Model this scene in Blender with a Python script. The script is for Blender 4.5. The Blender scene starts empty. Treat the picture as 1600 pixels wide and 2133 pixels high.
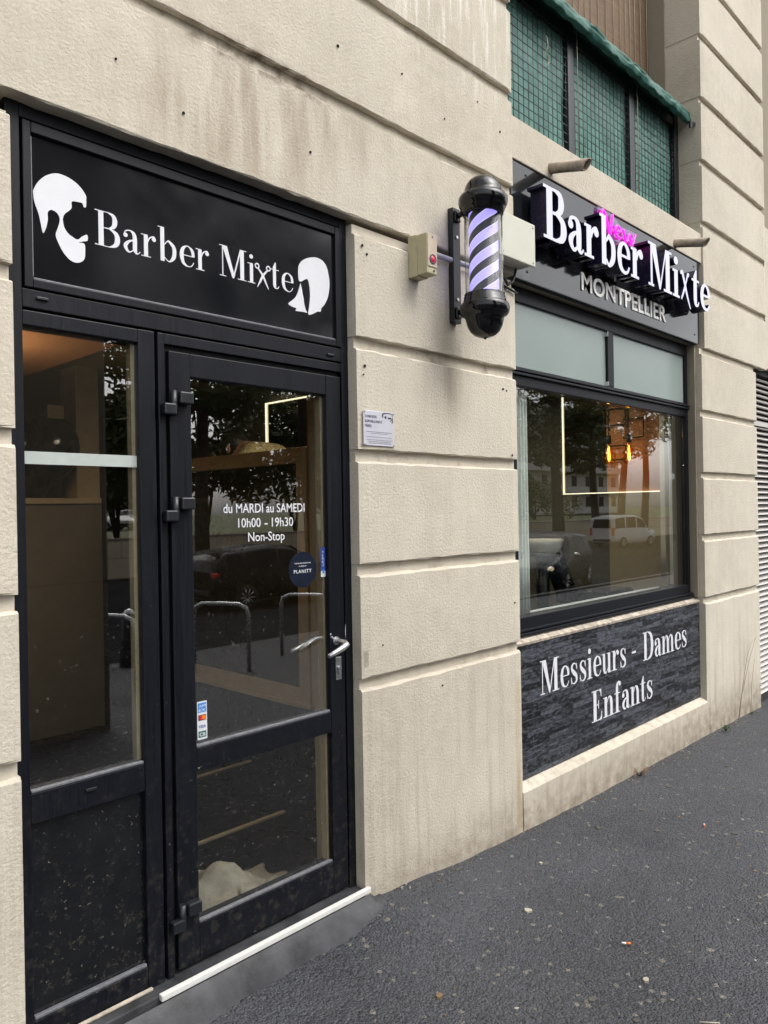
import bpy, bmesh, math, random
from mathutils import Vector, Matrix
R = math.radians
rnd = random.Random(7)
S = bpy.context.scene
COL = S.collection

# ------------------------------------------------------------------ camera, sky, sun, exposure
def setup():
    yaw, pitch, roll = R(43.75), R(-.08), R(-.963)
    a = Vector((math.cos(yaw)*math.cos(pitch), math.sin(yaw)*math.cos(pitch), math.sin(pitch)))
    r = a.cross(Vector((0, 0, 1))).normalized(); u = r.cross(a)
    c, s = math.cos(roll), math.sin(roll)
    r2, u2 = c*r + s*u, -s*r + c*u
    cd = bpy.data.cameras.new('camera'); co = bpy.data.objects.new('camera', cd); COL.objects.link(co)
    m = Matrix((r2, u2, -a)).transposed().to_4x4(); m.translation = Vector((0, -2.17, 1.575))
    co.matrix_world = m
    cd.sensor_fit = 'VERTICAL'; cd.sensor_height = 36; cd.lens = 36*1600/2133
    cd.clip_start = .05; cd.clip_end = 2000
    S.camera = co
    w = bpy.data.worlds.new('World'); S.world = w; w.use_nodes = True
    nt = w.node_tree; nt.nodes.clear()
    out = nt.nodes.new('ShaderNodeOutputWorld'); bg = nt.nodes.new('ShaderNodeBackground')
    sky = nt.nodes.new('ShaderNodeTexSky'); sky.sky_type = 'NISHITA'; sky.sun_disc = False
    sd = Vector((.30, -.62, .95)).normalized()
    sky.sun_elevation = math.asin(sd.z); sky.sun_rotation = math.atan2(sd.x, sd.y)
    sky.air_density = 1.0; sky.dust_density = 4.0; sky.ozone_density = 1.0
    hs = nt.nodes.new('ShaderNodeHueSaturation'); hs.inputs['Saturation'].default_value = .16
    tc = nt.nodes.new('ShaderNodeTexCoord'); no = nt.nodes.new('ShaderNodeTexNoise')
    mp = nt.nodes.new('ShaderNodeMapping'); mp.inputs['Scale'].default_value = (1, 1, 2.2)
    no.inputs['Scale'].default_value = 2.6; no.inputs['Detail'].default_value = 6; no.inputs['Roughness'].default_value = .6
    mr = nt.nodes.new('ShaderNodeMapRange'); mr.inputs[1].default_value = .3; mr.inputs[2].default_value = .7
    mr.inputs[3].default_value = .72; mr.inputs[4].default_value = 1.35
    mul = nt.nodes.new('ShaderNodeMix'); mul.data_type = 'RGBA'; mul.blend_type = 'MULTIPLY'; mul.inputs[0].default_value = 1
    L = nt.links.new
    L(sky.outputs[0], hs.inputs['Color']); L(tc.outputs['Generated'], mp.inputs[0]); L(mp.outputs[0], no.inputs[0])
    L(no.outputs[0], mr.inputs[0]); L(hs.outputs[0], mul.inputs[6]); L(mr.outputs[0], mul.inputs[7])
    L(mul.outputs[2], bg.inputs[0]); bg.inputs[1].default_value = .15; L(bg.outputs[0], out.inputs[0])
    ld = bpy.data.lights.new('sun', 'SUN'); lo = bpy.data.objects.new('sun', ld); COL.objects.link(lo)
    ld.energy = .8; ld.angle = R(60); ld.color = (1, .95, .88)
    lo.rotation_euler = sd.to_track_quat('Z', 'Y').to_euler()
    v = S.view_settings; v.view_transform = 'Standard'; v.look = 'None'; v.gamma = 1; v.exposure = 1.06; v.use_curve_mapping = False
    S.cycles.max_bounces = 10; S.cycles.transparent_max_bounces = 24; S.cycles.glossy_bounces = 5
    S.cycles.caustics_reflective = False; S.cycles.caustics_refractive = False
    S.cycles.sample_clamp_indirect = 6
setup()

# ------------------------------------------------------------------ material kit
class NT:
    def __init__(s, name):
        s.m = bpy.data.materials.new(name); s.m.use_nodes = True; s.t = s.m.node_tree; s.t.nodes.clear()
        s.out = s.t.nodes.new('ShaderNodeOutputMaterial')
    def n(s, typ, ins=None, **kw):
        x = s.t.nodes.new('ShaderNode' + typ)
        for k, v in kw.items(): setattr(x, k, v)
        for k, v in (ins or {}).items(): s.set(x, k, v)
        return x
    def set(s, x, k, v):
        i = x.inputs[k]
        if hasattr(v, 'is_output'): s.t.links.new(v, i)
        elif hasattr(v, 'outputs'): s.t.links.new(v.outputs[0], i)
        else: i.default_value = (*v, 1) if (isinstance(v, tuple) and len(v) == 3 and i.type == 'RGBA') else v
    def pos(s): return s.n('NewGeometry').outputs['Position']
    def math(s, op, a, b=0., c=None):
        x = s.n('Math', {0: a, 1: b}, operation=op)
        if c is not None: s.set(x, 2, c)
        return x.outputs[0]
    def noise(s, scale, detail=4, rough=.55, vec=None, stretch=None):
        v = vec or s.pos()
        if stretch: v = s.n('Mapping', {'Vector': v, 'Scale': stretch}).outputs[0]
        return s.n('TexNoise', {'Vector': v, 'Scale': scale, 'Detail': detail, 'Roughness': rough}).outputs[0]
    def rng(s, v, a, b, c=0., d=1., smooth=False):
        x = s.n('MapRange', {0: v, 1: a, 2: b, 3: c, 4: d})
        if smooth: x.interpolation_type = 'SMOOTHSTEP'
        return x.outputs[0]
    def mix(s, f, a, b, blend='MIX'):
        x = s.n('Mix', data_type='RGBA', blend_type=blend)
        s.set(x, 0, f); s.set(x, 6, a); s.set(x, 7, b); return x.outputs[2]
    def bump(s, h, strength=.3, dist=.003, normal=None):
        x = s.n('Bump', {'Height': h, 'Strength': strength, 'Distance': dist})
        if normal is not None: s.set(x, 'Normal', normal)
        return x.outputs[0]
    def bsdf(s, base, rough=.5, metal=0., spec=.5, normal=None, em=None, ems=0., coat=0.):
        x = s.n('BsdfPrincipled', {'Base Color': base, 'Roughness': rough, 'Metallic': metal, 'Specular IOR Level': spec, 'Coat Weight': coat})
        if normal is not None: s.set(x, 'Normal', normal)
        if em is not None: s.set(x, 'Emission Color', em); s.set(x, 'Emission Strength', ems)
        s.t.links.new(x.outputs[0], s.out.inputs[0]); return x
    def win(s, coord, a, b, soft):
        """smooth 1 inside [a,b]"""
        return s.math('MULTIPLY', s.rng(coord, a-soft, a+soft, 0, 1, True), s.rng(coord, b-soft, b+soft, 1, 0, True))

def specks(k, P, scale, size, keep):
    v = k.n('TexVoronoi', {'Vector': k.n('VectorMath', {0: P, 1: k.n('CombineXYZ', {0: k.rng(k.noise(scale*2.2, 2), .3, .7, -.35/scale, .35/scale), 1: 0., 2: k.rng(k.noise(scale*1.6, 2), .3, .7, -.35/scale, .35/scale)})}, operation='ADD').outputs[0], 'Scale': scale})
    r = k.n('SeparateColor', {0: v.outputs['Color']}).outputs
    return k.math('MULTIPLY', k.rng(v.outputs['Distance'], size*scale*1.25, size*scale*.75), k.math('MULTIPLY', k.rng(r[0], 1-keep, 1-keep+.01), k.rng(r[1], 0, 1, .25, 1)))
def simple(name, col, rough=.5, metal=0., spec=.5, var=.12, vs=30, bump=0., bs=200, em=None, ems=0., coat=0.):
    k = NT(name); n = k.noise(vs, 5)
    c = k.mix(k.rng(n, .3, .7), tuple(x*(1-var) for x in col), tuple(min(1, x*(1+var)) for x in col))
    nm = k.bump(k.noise(bs, 3), bump, .002) if bump else None
    rr = k.rng(k.noise(vs*1.7, 4), .3, .7, max(0, rough-.06), min(1, rough+.06))
    k.bsdf(c, rr, metal, spec, nm, em, ems, coat); return k.m

def render_mat(name, base, stains_shade=True, grain=1.):
    k = NT(name); P = k.pos(); xyz = k.n('SeparateXYZ', {0: P}); X, Y, Z = xyz.outputs
    blot = k.noise(1.7, 6, .62); fine = k.noise(95, 5, .65); mid = k.noise(14, 5, .6)
    streak = k.noise(1, 6, .65, stretch=(16, 16, .9))
    c = k.mix(k.rng(blot, .3, .7), tuple(x*.9 for x in base), tuple(x*1.08 for x in base))
    c = k.mix(k.rng(mid, .35, .75, 0, .35), c, tuple((x*y) for x, y in zip(base, (.86, .83, .78))))
    c = k.mix(k.rng(fine, .52, .8, 0, .42), c, tuple(x*.62 for x in base))
    c = k.mix(k.rng(fine, .46, .2, 0, .35), c, tuple(min(1, x*1.25) for x in base))
    oi = k.n('ObjectInfo').outputs['Random']; c = k.mix(k.rng(oi, 0, 1, 0, .16), c, tuple(x*y for x, y in zip(base, (.72, .69, .63))))
    if grain < .3: c = k.mix(k.math('MULTIPLY', k.rng(k.noise(11, 6, .7), .55, .72, 0, .8), k.rng(blot, .35, .6)), c, (.16, .12, .085))
    if stains_shade:
        # vertical run-off streaks, stronger low on the wall and on the lintel
        low = k.rng(Z, .05, 1.1, .75, .16)
        c = k.mix(k.math('MULTIPLY', k.rng(streak, .5, .78), low), c, (.235, .195, .145))
        foot = k.math('MULTIPLY', k.rng(Z, -.10, .26, 1.0, 0, True), k.rng(mid, .3, .7, .3, 1))
        c = k.mix(foot, c, (.20, .16, .115))
        fs = k.noise(1, 5, .6, stretch=(9, 9, 1.4)); c = k.mix(k.math('MULTIPLY', k.rng(k.noise(.8, 6, .65), .45, .72, 0, .5), k.rng(mid, .3, .6, .4, 1)), c, (.33, .285, .22))
        def blotch(c, x0, x1, z0, z1, sx, sz, lo, hi, col, nz):
            m = k.math('MULTIPLY', k.win(X, x0, x1, sx), k.win(Z, z0, z1, sz))
            m = k.math('MULTIPLY', m, k.rng(nz, lo, hi))
            return k.mix(m, c, col)
        c = blotch(c, 1.15, 1.95, 2.72, 3.0, .25, .14, .40, .78, (.27, .205, .14), fs)      # over the lintel
        c = blotch(c, 1.35, 2.2, 2.95, 3.16, .22, .12, .44, .74, (.25, .19, .135), fs)
        c = blotch(c, 1.4, 1.95, 3.12, 3.2, .12, .015, .42, .66, (.14, .105, .075), mid)    # black run under the joint
        c = blotch(c, 2.35, 3.2, 3.6, 4.3, .2, .25, .5, .66, (.72, .69, .63), k.noise(1, 6, .7, stretch=(26, 26, 2.2)))  # lime drips
        c = blotch(c, 5.7, 6.7, 3.6, 5.5, .2, .3, .55, .8, (.62, .60, .56), streak)
        c = blotch(c, 3.190, 3.228, .0, .72, .018, .06, .25, .75, (.36, .25, .11), fs)       # rust trail
        c = blotch(c, 2.6, 2.8, 1.98, 2.3, .1, .16, .25, .7, (.30, .255, .20), fs)  # soft shadow under the barber pole, painted into the wall colour
        speck = k.n('TexVoronoi', {'Vector': P, 'Scale': 7.}, feature='F1')
        c = k.mix(k.rng(speck.outputs['Distance'], .024, .014, 0, .8), c, (.05, .035, .03))
    h = k.math('ADD', k.math('MULTIPLY', fine, 1.), k.math('MULTIPLY', k.noise(64, 3, .6, stretch=(1, 1, 1.4)), .8))
    nm = k.bump(h, .62*grain, .005)
    k.bsdf(c, .92, 0, .25, nm); return k.m

def frame_mat():
    k = NT('black_lacquered_aluminium'); P = k.pos()
    br = k.noise(1, 5, .7, stretch=(140, 140, 4)); sp = None
    z = k.n('SeparateXYZ', {0: P}).outputs[2]; n2 = k.noise(30, 5, .7)
    c = k.mix(k.rng(br, .35, .7), (.0026, .0034, .006), (.0058, .0072, .0115))
    dust = k.math('MULTIPLY', k.rng(z, .95, .1, .0, .42), k.rng(n2, .52, .74))
    c = k.mix(dust, c, (.10, .088, .066))
    fl = k.math('MULTIPLY', k.math('MAXIMUM', specks(k, P, 60., .0016, .3), specks(k, P, 16., .003, .25)), k.rng(z, 1.7, .2, .0, .75))
    c = k.mix(fl, c, (.3, .28, .23))
    k.bsdf(c, k.rng(br, .3, .7, .36, .52), 0, .27, k.bump(br, .08, .001)); return k.m

def panel_mat():
    k = NT('dark_infill_panel'); P = k.pos(); z = k.n('SeparateXYZ', {0: P}).outputs[2]; n = k.noise(45, 5, .7)
    c = k.mix(k.rng(k.noise(12, 5), .3, .7), (.0045, .0055, .007), (.010, .011, .012))
    c = k.mix(k.math('MULTIPLY', k.rng(n, .55, .78), k.rng(z, .75, .15, .12, .6)), c, (.10, .092, .068))
    c = k.mix(k.math('MULTIPLY', k.math('MAXIMUM', specks(k, P, 70., .0017, .5), specks(k, P, 15., .0036, .5)), .75), c, (.42, .38, .30))
    k.bsdf(c, k.rng(n, .3, .7, .10, .3), 0, .5); return k.m
def glass_mat(name, tint=(.90, .93, .90), dirt=0., n=1.52):
    k = NT(name); g = k.n('NewGeometry')
    ior = k.math('SUBTRACT', n, k.math('MULTIPLY', g.outputs['Backfacing'], n-1/n))   # n above 1.5 stands for coated double glazing
    fr = k.n('Fresnel', {'IOR': ior})
    tr = k.n('BsdfTransparent', {'Color': tint}); gl = k.n('BsdfGlossy', {'Color': (1, 1, 1), 'Roughness': 0.0})
    mx = k.n('MixShader', {0: fr, 1: tr, 2: gl})
    sh = mx.outputs[0]
    if dirt:
        P = g.outputs['Position']; z = k.n('SeparateXYZ', {0: P}).outputs[2]
        no = k.noise(60, 5, .7)
        a = k.math('MULTIPLY', k.math('MAXIMUM', specks(k, P, 60., .0017, .5), specks(k, P, 17., .0034, .45)), k.rng(z, 1.7, .5, .05, .85))
        b = k.math('MULTIPLY', k.rng(no, .55, .8), k.rng(z, 1.1, .2, .008, .05))
        f = k.math('MULTIPLY', k.math('ADD', a, b), dirt)
        df = k.n('BsdfDiffuse', {'Color': (.35, .33, .28)})
        sh = k.n('MixShader', {0: f, 1: sh, 2: df}).outputs[0]
    k.t.links.new(sh, k.out.inputs[0]); return k.m

def emit_mat(name, col, strength, base=(.6, .6, .62)):
    k = NT(name); k.bsdf(base, .35, 0, .5, None, col, strength); return k.m

def asphalt_mat(name='asphalt', spec=.36):
    k = NT(name); P = k.pos()
    v = k.n('TexVoronoi', {'Vector': P, 'Scale': 115.}); v2 = k.n('TexVoronoi', {'Vector': P, 'Scale': 60.})
    big = k.noise(1.3, 6, .68); fine = k.noise(170, 4, .7); mid = k.noise(9, 5, .65)
    c = k.mix(k.rng(big, .3, .7), (.033, .036, .044), (.074, .079, .092))
    c = k.mix(k.rng(mid, .35, .7, 0, .5), c, (.058, .059, .063))
    cv = k.n('SeparateColor', {0: v.outputs['Color']}).outputs[0]
    c = k.mix(k.rng(cv, .55, 1, 0, .5), c, (.095, .097, .105))
    c = k.mix(k.rng(cv, .35, 0, 0, .6), c, (.014, .014, .016))
    c = k.mix(k.rng(k.n('SeparateColor', {0: v2.outputs['Color']}).outputs[1], .982, .99, 0, .6), c, (.24, .22, .18))
    h = k.math('ADD', k.math('MULTIPLY', v.outputs['Distance'], -1.1), k.math('ADD', k.math('MULTIPLY', fine, .5), k.math('MULTIPLY', v2.outputs['Distance'], -.7)))
    nm = k.bump(h, .9, .009)
    k.bsdf(c, k.rng(fine, .3, .7, .42, .72), 0, spec, nm); return k.m

def slate_mat():
    k = NT('printed_slate'); xyz = k.n('SeparateXYZ', {0: k.pos()})
    v = k.n('CombineXYZ', {0: xyz.outputs[0], 1: xyz.outputs[2], 2: 0.}).outputs[0]
    wob = k.noise(9, 4, .6, vec=v); wv = k.n('VectorMath', {0: v, 1: k.n('CombineXYZ', {0: 0., 1: k.rng(wob, 0, 1, -.012, .012), 2: 0.})}, operation='ADD').outputs[0]
    def brick(w, h, off):
        b = k.n('TexBrick', {'Vector': wv, 'Color1': (0, 0, 0), 'Color2': (1, 1, 1), 'Mortar': (.0, .0, .0), 'Scale': 1., 'Mortar Size': .0022, 'Mortar Smooth': .3, 'Bias': 0., 'Brick Width': w, 'Row Height': h})
        b.offset = off; b.squash = 1.4; b.squash_frequency = 3; return b
    b1 = brick(.21, .030, .37)
    n1 = k.noise(34, 7, .72, vec=v, stretch=(.7, 1.8, 1)); n2 = k.noise(120, 5, .7, vec=v); n3 = k.noise(7, 5, .6, vec=v, stretch=(.6, 2.2, 1))
    lum = k.math('ADD', k.math('MULTIPLY', k.n('SeparateColor', {0: b1.outputs[0]}).outputs[0], .45), k.math('MULTIPLY', k.rng(n1, .36, .66), .7))
    c = k.mix(k.rng(lum, .36, 1.02), (.0018, .0022, .0034), (.105, .116, .138))
    c = k.mix(k.rng(n3, .55, .75, 0, .5), c, (.018, .021, .03))
    c = k.mix(k.rng(n2, .60, .78, 0, .5), c, (.13, .14, .16))
    edge = k.math('MULTIPLY', k.rng(n3, .52, .58), b1.outputs['Fac'])
    c = k.mix(b1.outputs['Fac'], c, (.003, .004, .006))
    c = k.mix(k.math('MULTIPLY', edge, .45), c, (.22, .235, .28))
    k.bsdf(c, .34, 0, .5); return k.m

def pole_stripe_mat():
    k = NT('lit_spiral_stripes'); o = k.n('TexCoord').outputs['Object']; xyz = k.n('SeparateXYZ', {0: o})
    ang = k.math('DIVIDE', k.math('ARCTAN2', xyz.outputs[1], xyz.outputs[0]), math.pi/1.5)   # three starts per turn
    ph = k.math('FRACT', k.math('ADD', k.math('SUBTRACT', k.math('MULTIPLY', xyz.outputs[2], 1/.083), ang), 10.27))
    st = k.math('MULTIPLY', k.rng(ph, .0, .015), k.rng(ph, .53, .545, 1, 0))
    edge = k.math('MULTIPLY', st, k.math('SUBTRACT', 1., k.math('MULTIPLY', k.rng(ph, .025, .05), k.rng(ph, .49, .515, 1, 0))))
    c = k.mix(st, (.085, .085, .105), (.26, .23, .62))
    e = k.mix(st, (0, 0, 0), (.34, .30, 1.0)); e = k.mix(k.math('MULTIPLY', edge, .7), e, (.8, .78, 1))
    k.bsdf(c, .4, 0, .2, None, e, .66); return k.m

M = dict(
    render=render_mat('roughcast_render', (.595, .545, .455)),
    smooth=render_mat('smooth_render', (.61, .56, .47), True, .25),
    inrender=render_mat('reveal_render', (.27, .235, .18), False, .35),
    stone=simple('sill_stone', (.40, .35, .285), .85, 0, .3, .42, 26, .4, 160),
    frame=frame_mat(), glass=glass_mat('clear_glass', (.93, .94, .92), dirt=1., n=2.0), lowglass=glass_mat('lower_door_glass', (.93, .94, .92), dirt=1., n=1.58), poleglass=glass_mat('clear_acrylic', (.97, .97, .97), n=1.24),
    winglass=glass_mat('window_glass', (.92, .95, .93), dirt=.25, n=1.85),
    gasket=simple('black_rubber', (.006, .006, .007), .6, 0, .3),
    darkpanel=panel_mat(),
    bead=simple('worn_grey_bead', (.16, .165, .18), .45, .2, .5, .2, 60),
    gloss=simple('black_gloss_sheet', (.008, .0085, .0105), .13, 0, .42, .1, 3, .03, 9),
    gloss2=simple('black_sign_acrylic', (.012, .013, .016), .09, 0, .6, .1, 3),
    blackmetal=simple('satin_black_metal', (.010, .012, .015), .38, 0, .5),
    blackgloss=simple('gloss_black_plastic', (.004, .0045, .0055), .08, 0, .45, .1, 30),
    vinyl=simple('white_vinyl', (.66, .67, .70), .5, 0, .4, .03),
    asphalt=asphalt_mat(), slate=slate_mat(), stripes=pole_stripe_mat(),
    concrete=simple('grey_concrete', (.042, .043, .047), .5, 0, .3, .5, 11, .5, 120),
    alu=simple('cast_aluminium', (.62, .62, .63), .3, .85, .5, .06), steel=simple('stainless_steel', (.45, .46, .47), .28, .9, .5),
    whitestrip=simple('white_painted_strip', (.66, .65, .62), .5, 0, .4, .06, 60),
    cream=simple('cream_plastic', (.43, .39, .25), .5, 0, .4, .06), cream2=simple('pale_cream_box', (.56, .56, .47), .45, 0, .4, .05, 8),
    greyplastic=simple('grey_conduit', (.40, .40, .42), .5, 0, .4),
    red=emit_mat('red_indicator', (1, .02, .08), .14, (.25, .02, .04)),
    lettersite=simple('dark_violet_letter_return', (.016, .014, .036), .25, 0, .4), letter=emit_mat('lit_letter_face', (.80, .80, 1.0), .40, (.10, .10, .12)),
    neon=emit_mat('pink_neon_tube', (1.0, .02, .62), .85, (.3, .01, .2)), neonback=glass_mat('acrylic_backing', (.8, .62, .9)),
    signgrey=simple('brushed_pale_letter', (.88, .87, .84), .4, 0, .4, .04),
    frost=simple('frosted_glass', (.265, .315, .30), .22, 0, .5, .05, 1.2), froststrip=simple('frosted_strip', (.42, .46, .43), .4, 0, .4, .05, 30),
    green=None, greencloth=None, curtain=simple('white_voile', (.74, .76, .74), .8, 0, .2, .04),
    terracotta=simple('clay_pipe', (.40, .34, .27), .8, 0, .3, .3, 25, .3), dirtdark=simple('dark_inside', (.03, .025, .02), .9),
    plate=simple('grey_sign_plate', (.56, .56, .62), .35, .1, .5, .04, 12), ink=simple('dark_grey_ink', (.05, .05, .07), .6),
    navy=simple('navy_vinyl', (.004, .008, .022), .4, 0, .4), blue=simple('sky_blue_vinyl', (.03, .22, .62), .4), mblue=simple('mid_blue_vinyl', (.03, .07, .30), .4),
    orange=simple('orange_ink', (.8, .2, .02), .4), redink=simple('red_ink', (.62, .02, .02), .4), greenink=simple('green_ink', (.02, .13, .09), .4),
    orangewall=simple('terracotta_wall', (.54, .25, .115), .7, 0, .3, .06), tan=simple('tan_paint', (.42, .345, .22), .7, 0, .3, .05),
    brown=simple('brown_cabinet', (.135, .122, .102), .45, 0, .4, .1, 12), wood=simple('beige_wood', (.40, .33, .225), .5, 0, .4, .12, 14),
    dimwall=simple('dim_room_wall', (.15, .14, .115), .8), floor=simple('black_tile', (.008, .009, .012), .3, 0, .2, .3, 12),
    darkglass=simple('dark_glass', (.03, .028, .02), .08, 0, .5), warmled=emit_mat('warm_led', (1, .86, .60), .85), filament=emit_mat('filament', (1, .50, .07), 6.),
    amberglass=glass_mat('amber_bulb_glass', (1, .72, .38)), foil=simple('black_foil', (.012, .012, .012), .12, .4, .6, .2, 9, .6, 14),
    fabric=simple('grey_cotton', (.27, .245, .205), .9, 0, .2, .15, 30, .5, 300), sweater=simple('beige_knit', (.40, .34, .19), .9, 0, .2, .1, 30, .3, 250),
    skin=simple('skin', (.40, .22, .15), .55, 0, .4, .05), hair=simple('dark_hair', (.012, .009, .008), .5, 0, .5, .3, 90), denim=simple('dark_trousers', (.02, .022, .03), .8),
    white=simple('white_ceramic', (.72, .72, .70), .15), bamboo=None, fillface=emit_mat('fill_diffuser', (1, .84, .60), 14.),  # last entry: glow of the fill lamps added inside the salon
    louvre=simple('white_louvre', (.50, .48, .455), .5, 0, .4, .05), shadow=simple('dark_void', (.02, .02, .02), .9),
    gum=simple('pale_gum', (.13, .12, .10), .8), gumlight=simple('light_grit', (.30, .28, .24), .8), gumspot=simple('old_gum', (.085, .08, .07), .8, 0, .3, .2, 60), leafdry=simple('dry_leaf', (.19, .12, .06), .7), paper=simple('paper_scrap', (.36, .33, .27), .8),
    weed=simple('weed_green', (.075, .12, .03), .6), stalk=simple('dry_stalk', (.22, .17, .11), .8), clear=glass_mat('clear_tape', (.93, .93, .92)))

def green_mat(name, a, b, bumpy):
    k = NT(name); P = k.pos(); n = k.noise(9, 5, .6); st = k.noise(1, 5, .6, stretch=(40, 40, 5))
    c = k.mix(k.rng(n, .3, .7), a, b); c = k.mix(k.rng(st, .45, .75, 0, .5), c, tuple(x*.55 for x in a))
    k.bsdf(c, .6, 0, .4, k.bump(k.noise(6, 4), bumpy, .03)); return k.m
M['green'] = green_mat('green_shade_net', (.075, .18, .155), (.125, .27, .23), .3)
M['tarp'] = green_mat('green_tarpaulin', (.010, .075, .056), (.018, .115, .086), .4)
def voile():
    k = NT('white_voile'); n = k.noise(1, 4, .6, stretch=(60, 60, 2)); c = k.mix(k.rng(n, .3, .7), (.86, .87, .85), (.95, .95, .94))
    a = k.n('BsdfDiffuse', {'Color': c}); b = k.n('BsdfTranslucent', {'Color': c}); x = k.n('MixShader', {0: .25, 1: a, 2: b}); k.t.links.new(x.outputs[0], k.out.inputs[0]); return k.m
M['curtain'] = voile()
def bamboo_mat():
    k = NT('bamboo_slats'); xyz = k.n('SeparateXYZ', {0: k.pos()})
    w = k.n('TexWave', {'Vector': k.pos(), 'Scale': 26., 'Distortion': .8, 'Detail': 2.}, bands_direction='Z')
    n = k.noise(5, 5, .6, stretch=(.5, .5, 8))
    c = k.mix(k.rng(n, .3, .7), (.135, .085, .05), (.25, .165, .10)); c = k.mix(k.rng(w.outputs[0], .5, .1, 0, .55), c, (.07, .042, .025))
    k.bsdf(c, .75, 0, .3, k.bump(w.outputs[0], .4, .004)); return k.m
M['bamboo'] = bamboo_mat()

# ------------------------------------------------------------------ mesh kit
class MB:
    def __init__(s): s.b = bmesh.new(); s.mi = 0
    def _f(s, vs):
        try:
            f = s.b.faces.new(vs); f.material_index = s.mi; return f
        except ValueError: return None
    def box(s, x0, x1, y0, y1, z0, z1, bev=0.):
        t = bmesh.new()
        bmesh.ops.create_cube(t, size=1)
        for v in t.verts: v.co = Vector(((x0+x1)/2+v.co.x*(x1-x0), (y0+y1)/2+v.co.y*(y1-y0), (z0+z1)/2+v.co.z*(z1-z0)))
        if bev: bmesh.ops.bevel(t, geom=list(t.edges), offset=bev, segments=2, affect='EDGES', profile=.5)
        s.add(t); return s
    def add(s, t, mat=None):
        vm = {}
        for v in t.verts: vm[v] = s.b.verts.new(mat @ v.co if mat else v.co)
        for f in t.faces:
            g = s._f([vm[v] for v in f.verts])
            if g: g.smooth = f.smooth
        t.free()
    def prism(s, pts, y0, y1, front=None, side=None):
        """polygon in XZ extruded from y0 (front) to y1; polygon winding fixed here"""
        A = sum(p[0]*q[1]-q[0]*p[1] for p, q in zip(pts, pts[1:]+pts[:1]))
        if A < 0: pts = pts[::-1]
        f = [s.b.verts.new((x, y0, z)) for x, z in pts]; k = [s.b.verts.new((x, y1, z)) for x, z in pts]
        if front is not None: s.mi = front
        s._f(f)
        if side is not None: s.mi = side
        s._f(k[::-1]); n = len(pts)
        for i in range(n): s._f([f[i], k[i], k[(i+1) % n], f[(i+1) % n]])
        return s
    def prismX(s, pts, x0, x1):
        """polygon in YZ extruded along X"""
        a = [s.b.verts.new((x0, y, z)) for y, z in pts]; c = [s.b.verts.new((x1, y, z)) for y, z in pts]; n = len(pts)
        s._f(a); s._f(c[::-1])
        for i in range(n): s._f([a[i], c[i], c[(i+1) % n], a[(i+1) % n]])
        return s
    def lathe(s, prof, o=(0, 0, 0), seg=32, axis='Z', smooth=True, a0=0, a1=2*math.pi):
        full = abs(a1-a0-2*math.pi) < 1e-6; cnt = seg if full else seg+1; rings = []
        for r, h in prof:
            ring = []
            for i in range(cnt):
                a = a0+(a1-a0)*i/seg; p = (r*math.cos(a), r*math.sin(a), h)
                if axis == 'Y': p = (p[0], p[2], p[1])
                if axis == 'X': p = (p[2], p[0], p[1])
                ring.append(s.b.verts.new((o[0]+p[0], o[1]+p[1], o[2]+p[2])))
            rings.append(ring)
        for A, B in zip(rings, rings[1:]):
            for i in range(seg):
                f = s._f([A[i], A[(i+1) % cnt], B[(i+1) % cnt], B[i]])
                if f: f.smooth = smooth
        return s
    def cyl(s, p, q, r, r2=None, seg=16, cap=True):
        p, q = Vector(p), Vector(q); d = q-p; r2 = r if r2 is None else r2
        m = Matrix.Translation((p+q)/2) @ d.to_track_quat('Z', 'Y').to_matrix().to_4x4()
        t = bmesh.new(); bmesh.ops.create_cone(t, cap_ends=cap, segments=seg, radius1=max(r, 1e-5), radius2=max(r2, 1e-5), depth=d.length)
        for f in t.faces: f.smooth = len(f.verts) == 4
        s.add(t, m); return s
    def tube(s, pts, r, seg=10):
        pts = [Vector(p) for p in pts]; rs = r if isinstance(r, (list, tuple)) else [r]*len(pts); rings = []; up = None
        for i, p in enumerate(pts):
            d = (pts[min(i+1, len(pts)-1)]-pts[max(i-1, 0)]).normalized()
            if up is None: up = Vector((0, 0, 1)) if abs(d.z) < .9 else Vector((1, 0, 0))
            a = d.cross(up).normalized(); b = a.cross(d).normalized(); up = b
            rings.append([s.b.verts.new(p+(a*math.cos(t)+b*math.sin(t))*rs[i]) for t in [2*math.pi*j/seg for j in range(seg)]])
        for A, B in zip(rings, rings[1:]):
            for j in range(seg):
                f = s._f([A[j], A[(j+1) % seg], B[(j+1) % seg], B[j]])
                if f: f.smooth = True
        s._f(rings[0][::-1]); s._f(rings[-1]); return s
    def sphere(s, c, r, sc=(1, 1, 1), sub=3, jit=0., rr=None):
        t = bmesh.new(); bmesh.ops.create_icosphere(t, subdivisions=sub, radius=1)
        for v in t.verts:
            k = 1+(rr or rnd).uniform(-jit, jit); v.co = Vector((c[0]+v.co.x*r*sc[0]*k, c[1]+v.co.y*r*sc[1]*k, c[2]+v.co.z*r*sc[2]*k))
        for f in t.faces: f.smooth = True
        s.add(t); return s
    def grid(s, nx, ny, fn, smooth=True):
        V = [[s.b.verts.new(fn(i/nx, j/ny)) for j in range(ny+1)] for i in range(nx+1)]
        for i in range(nx):
            for j in range(ny):
                f = s._f([V[i][j], V[i+1][j], V[i+1][j+1], V[i][j+1]])
                if f: f.smooth = smooth
        return s
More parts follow.
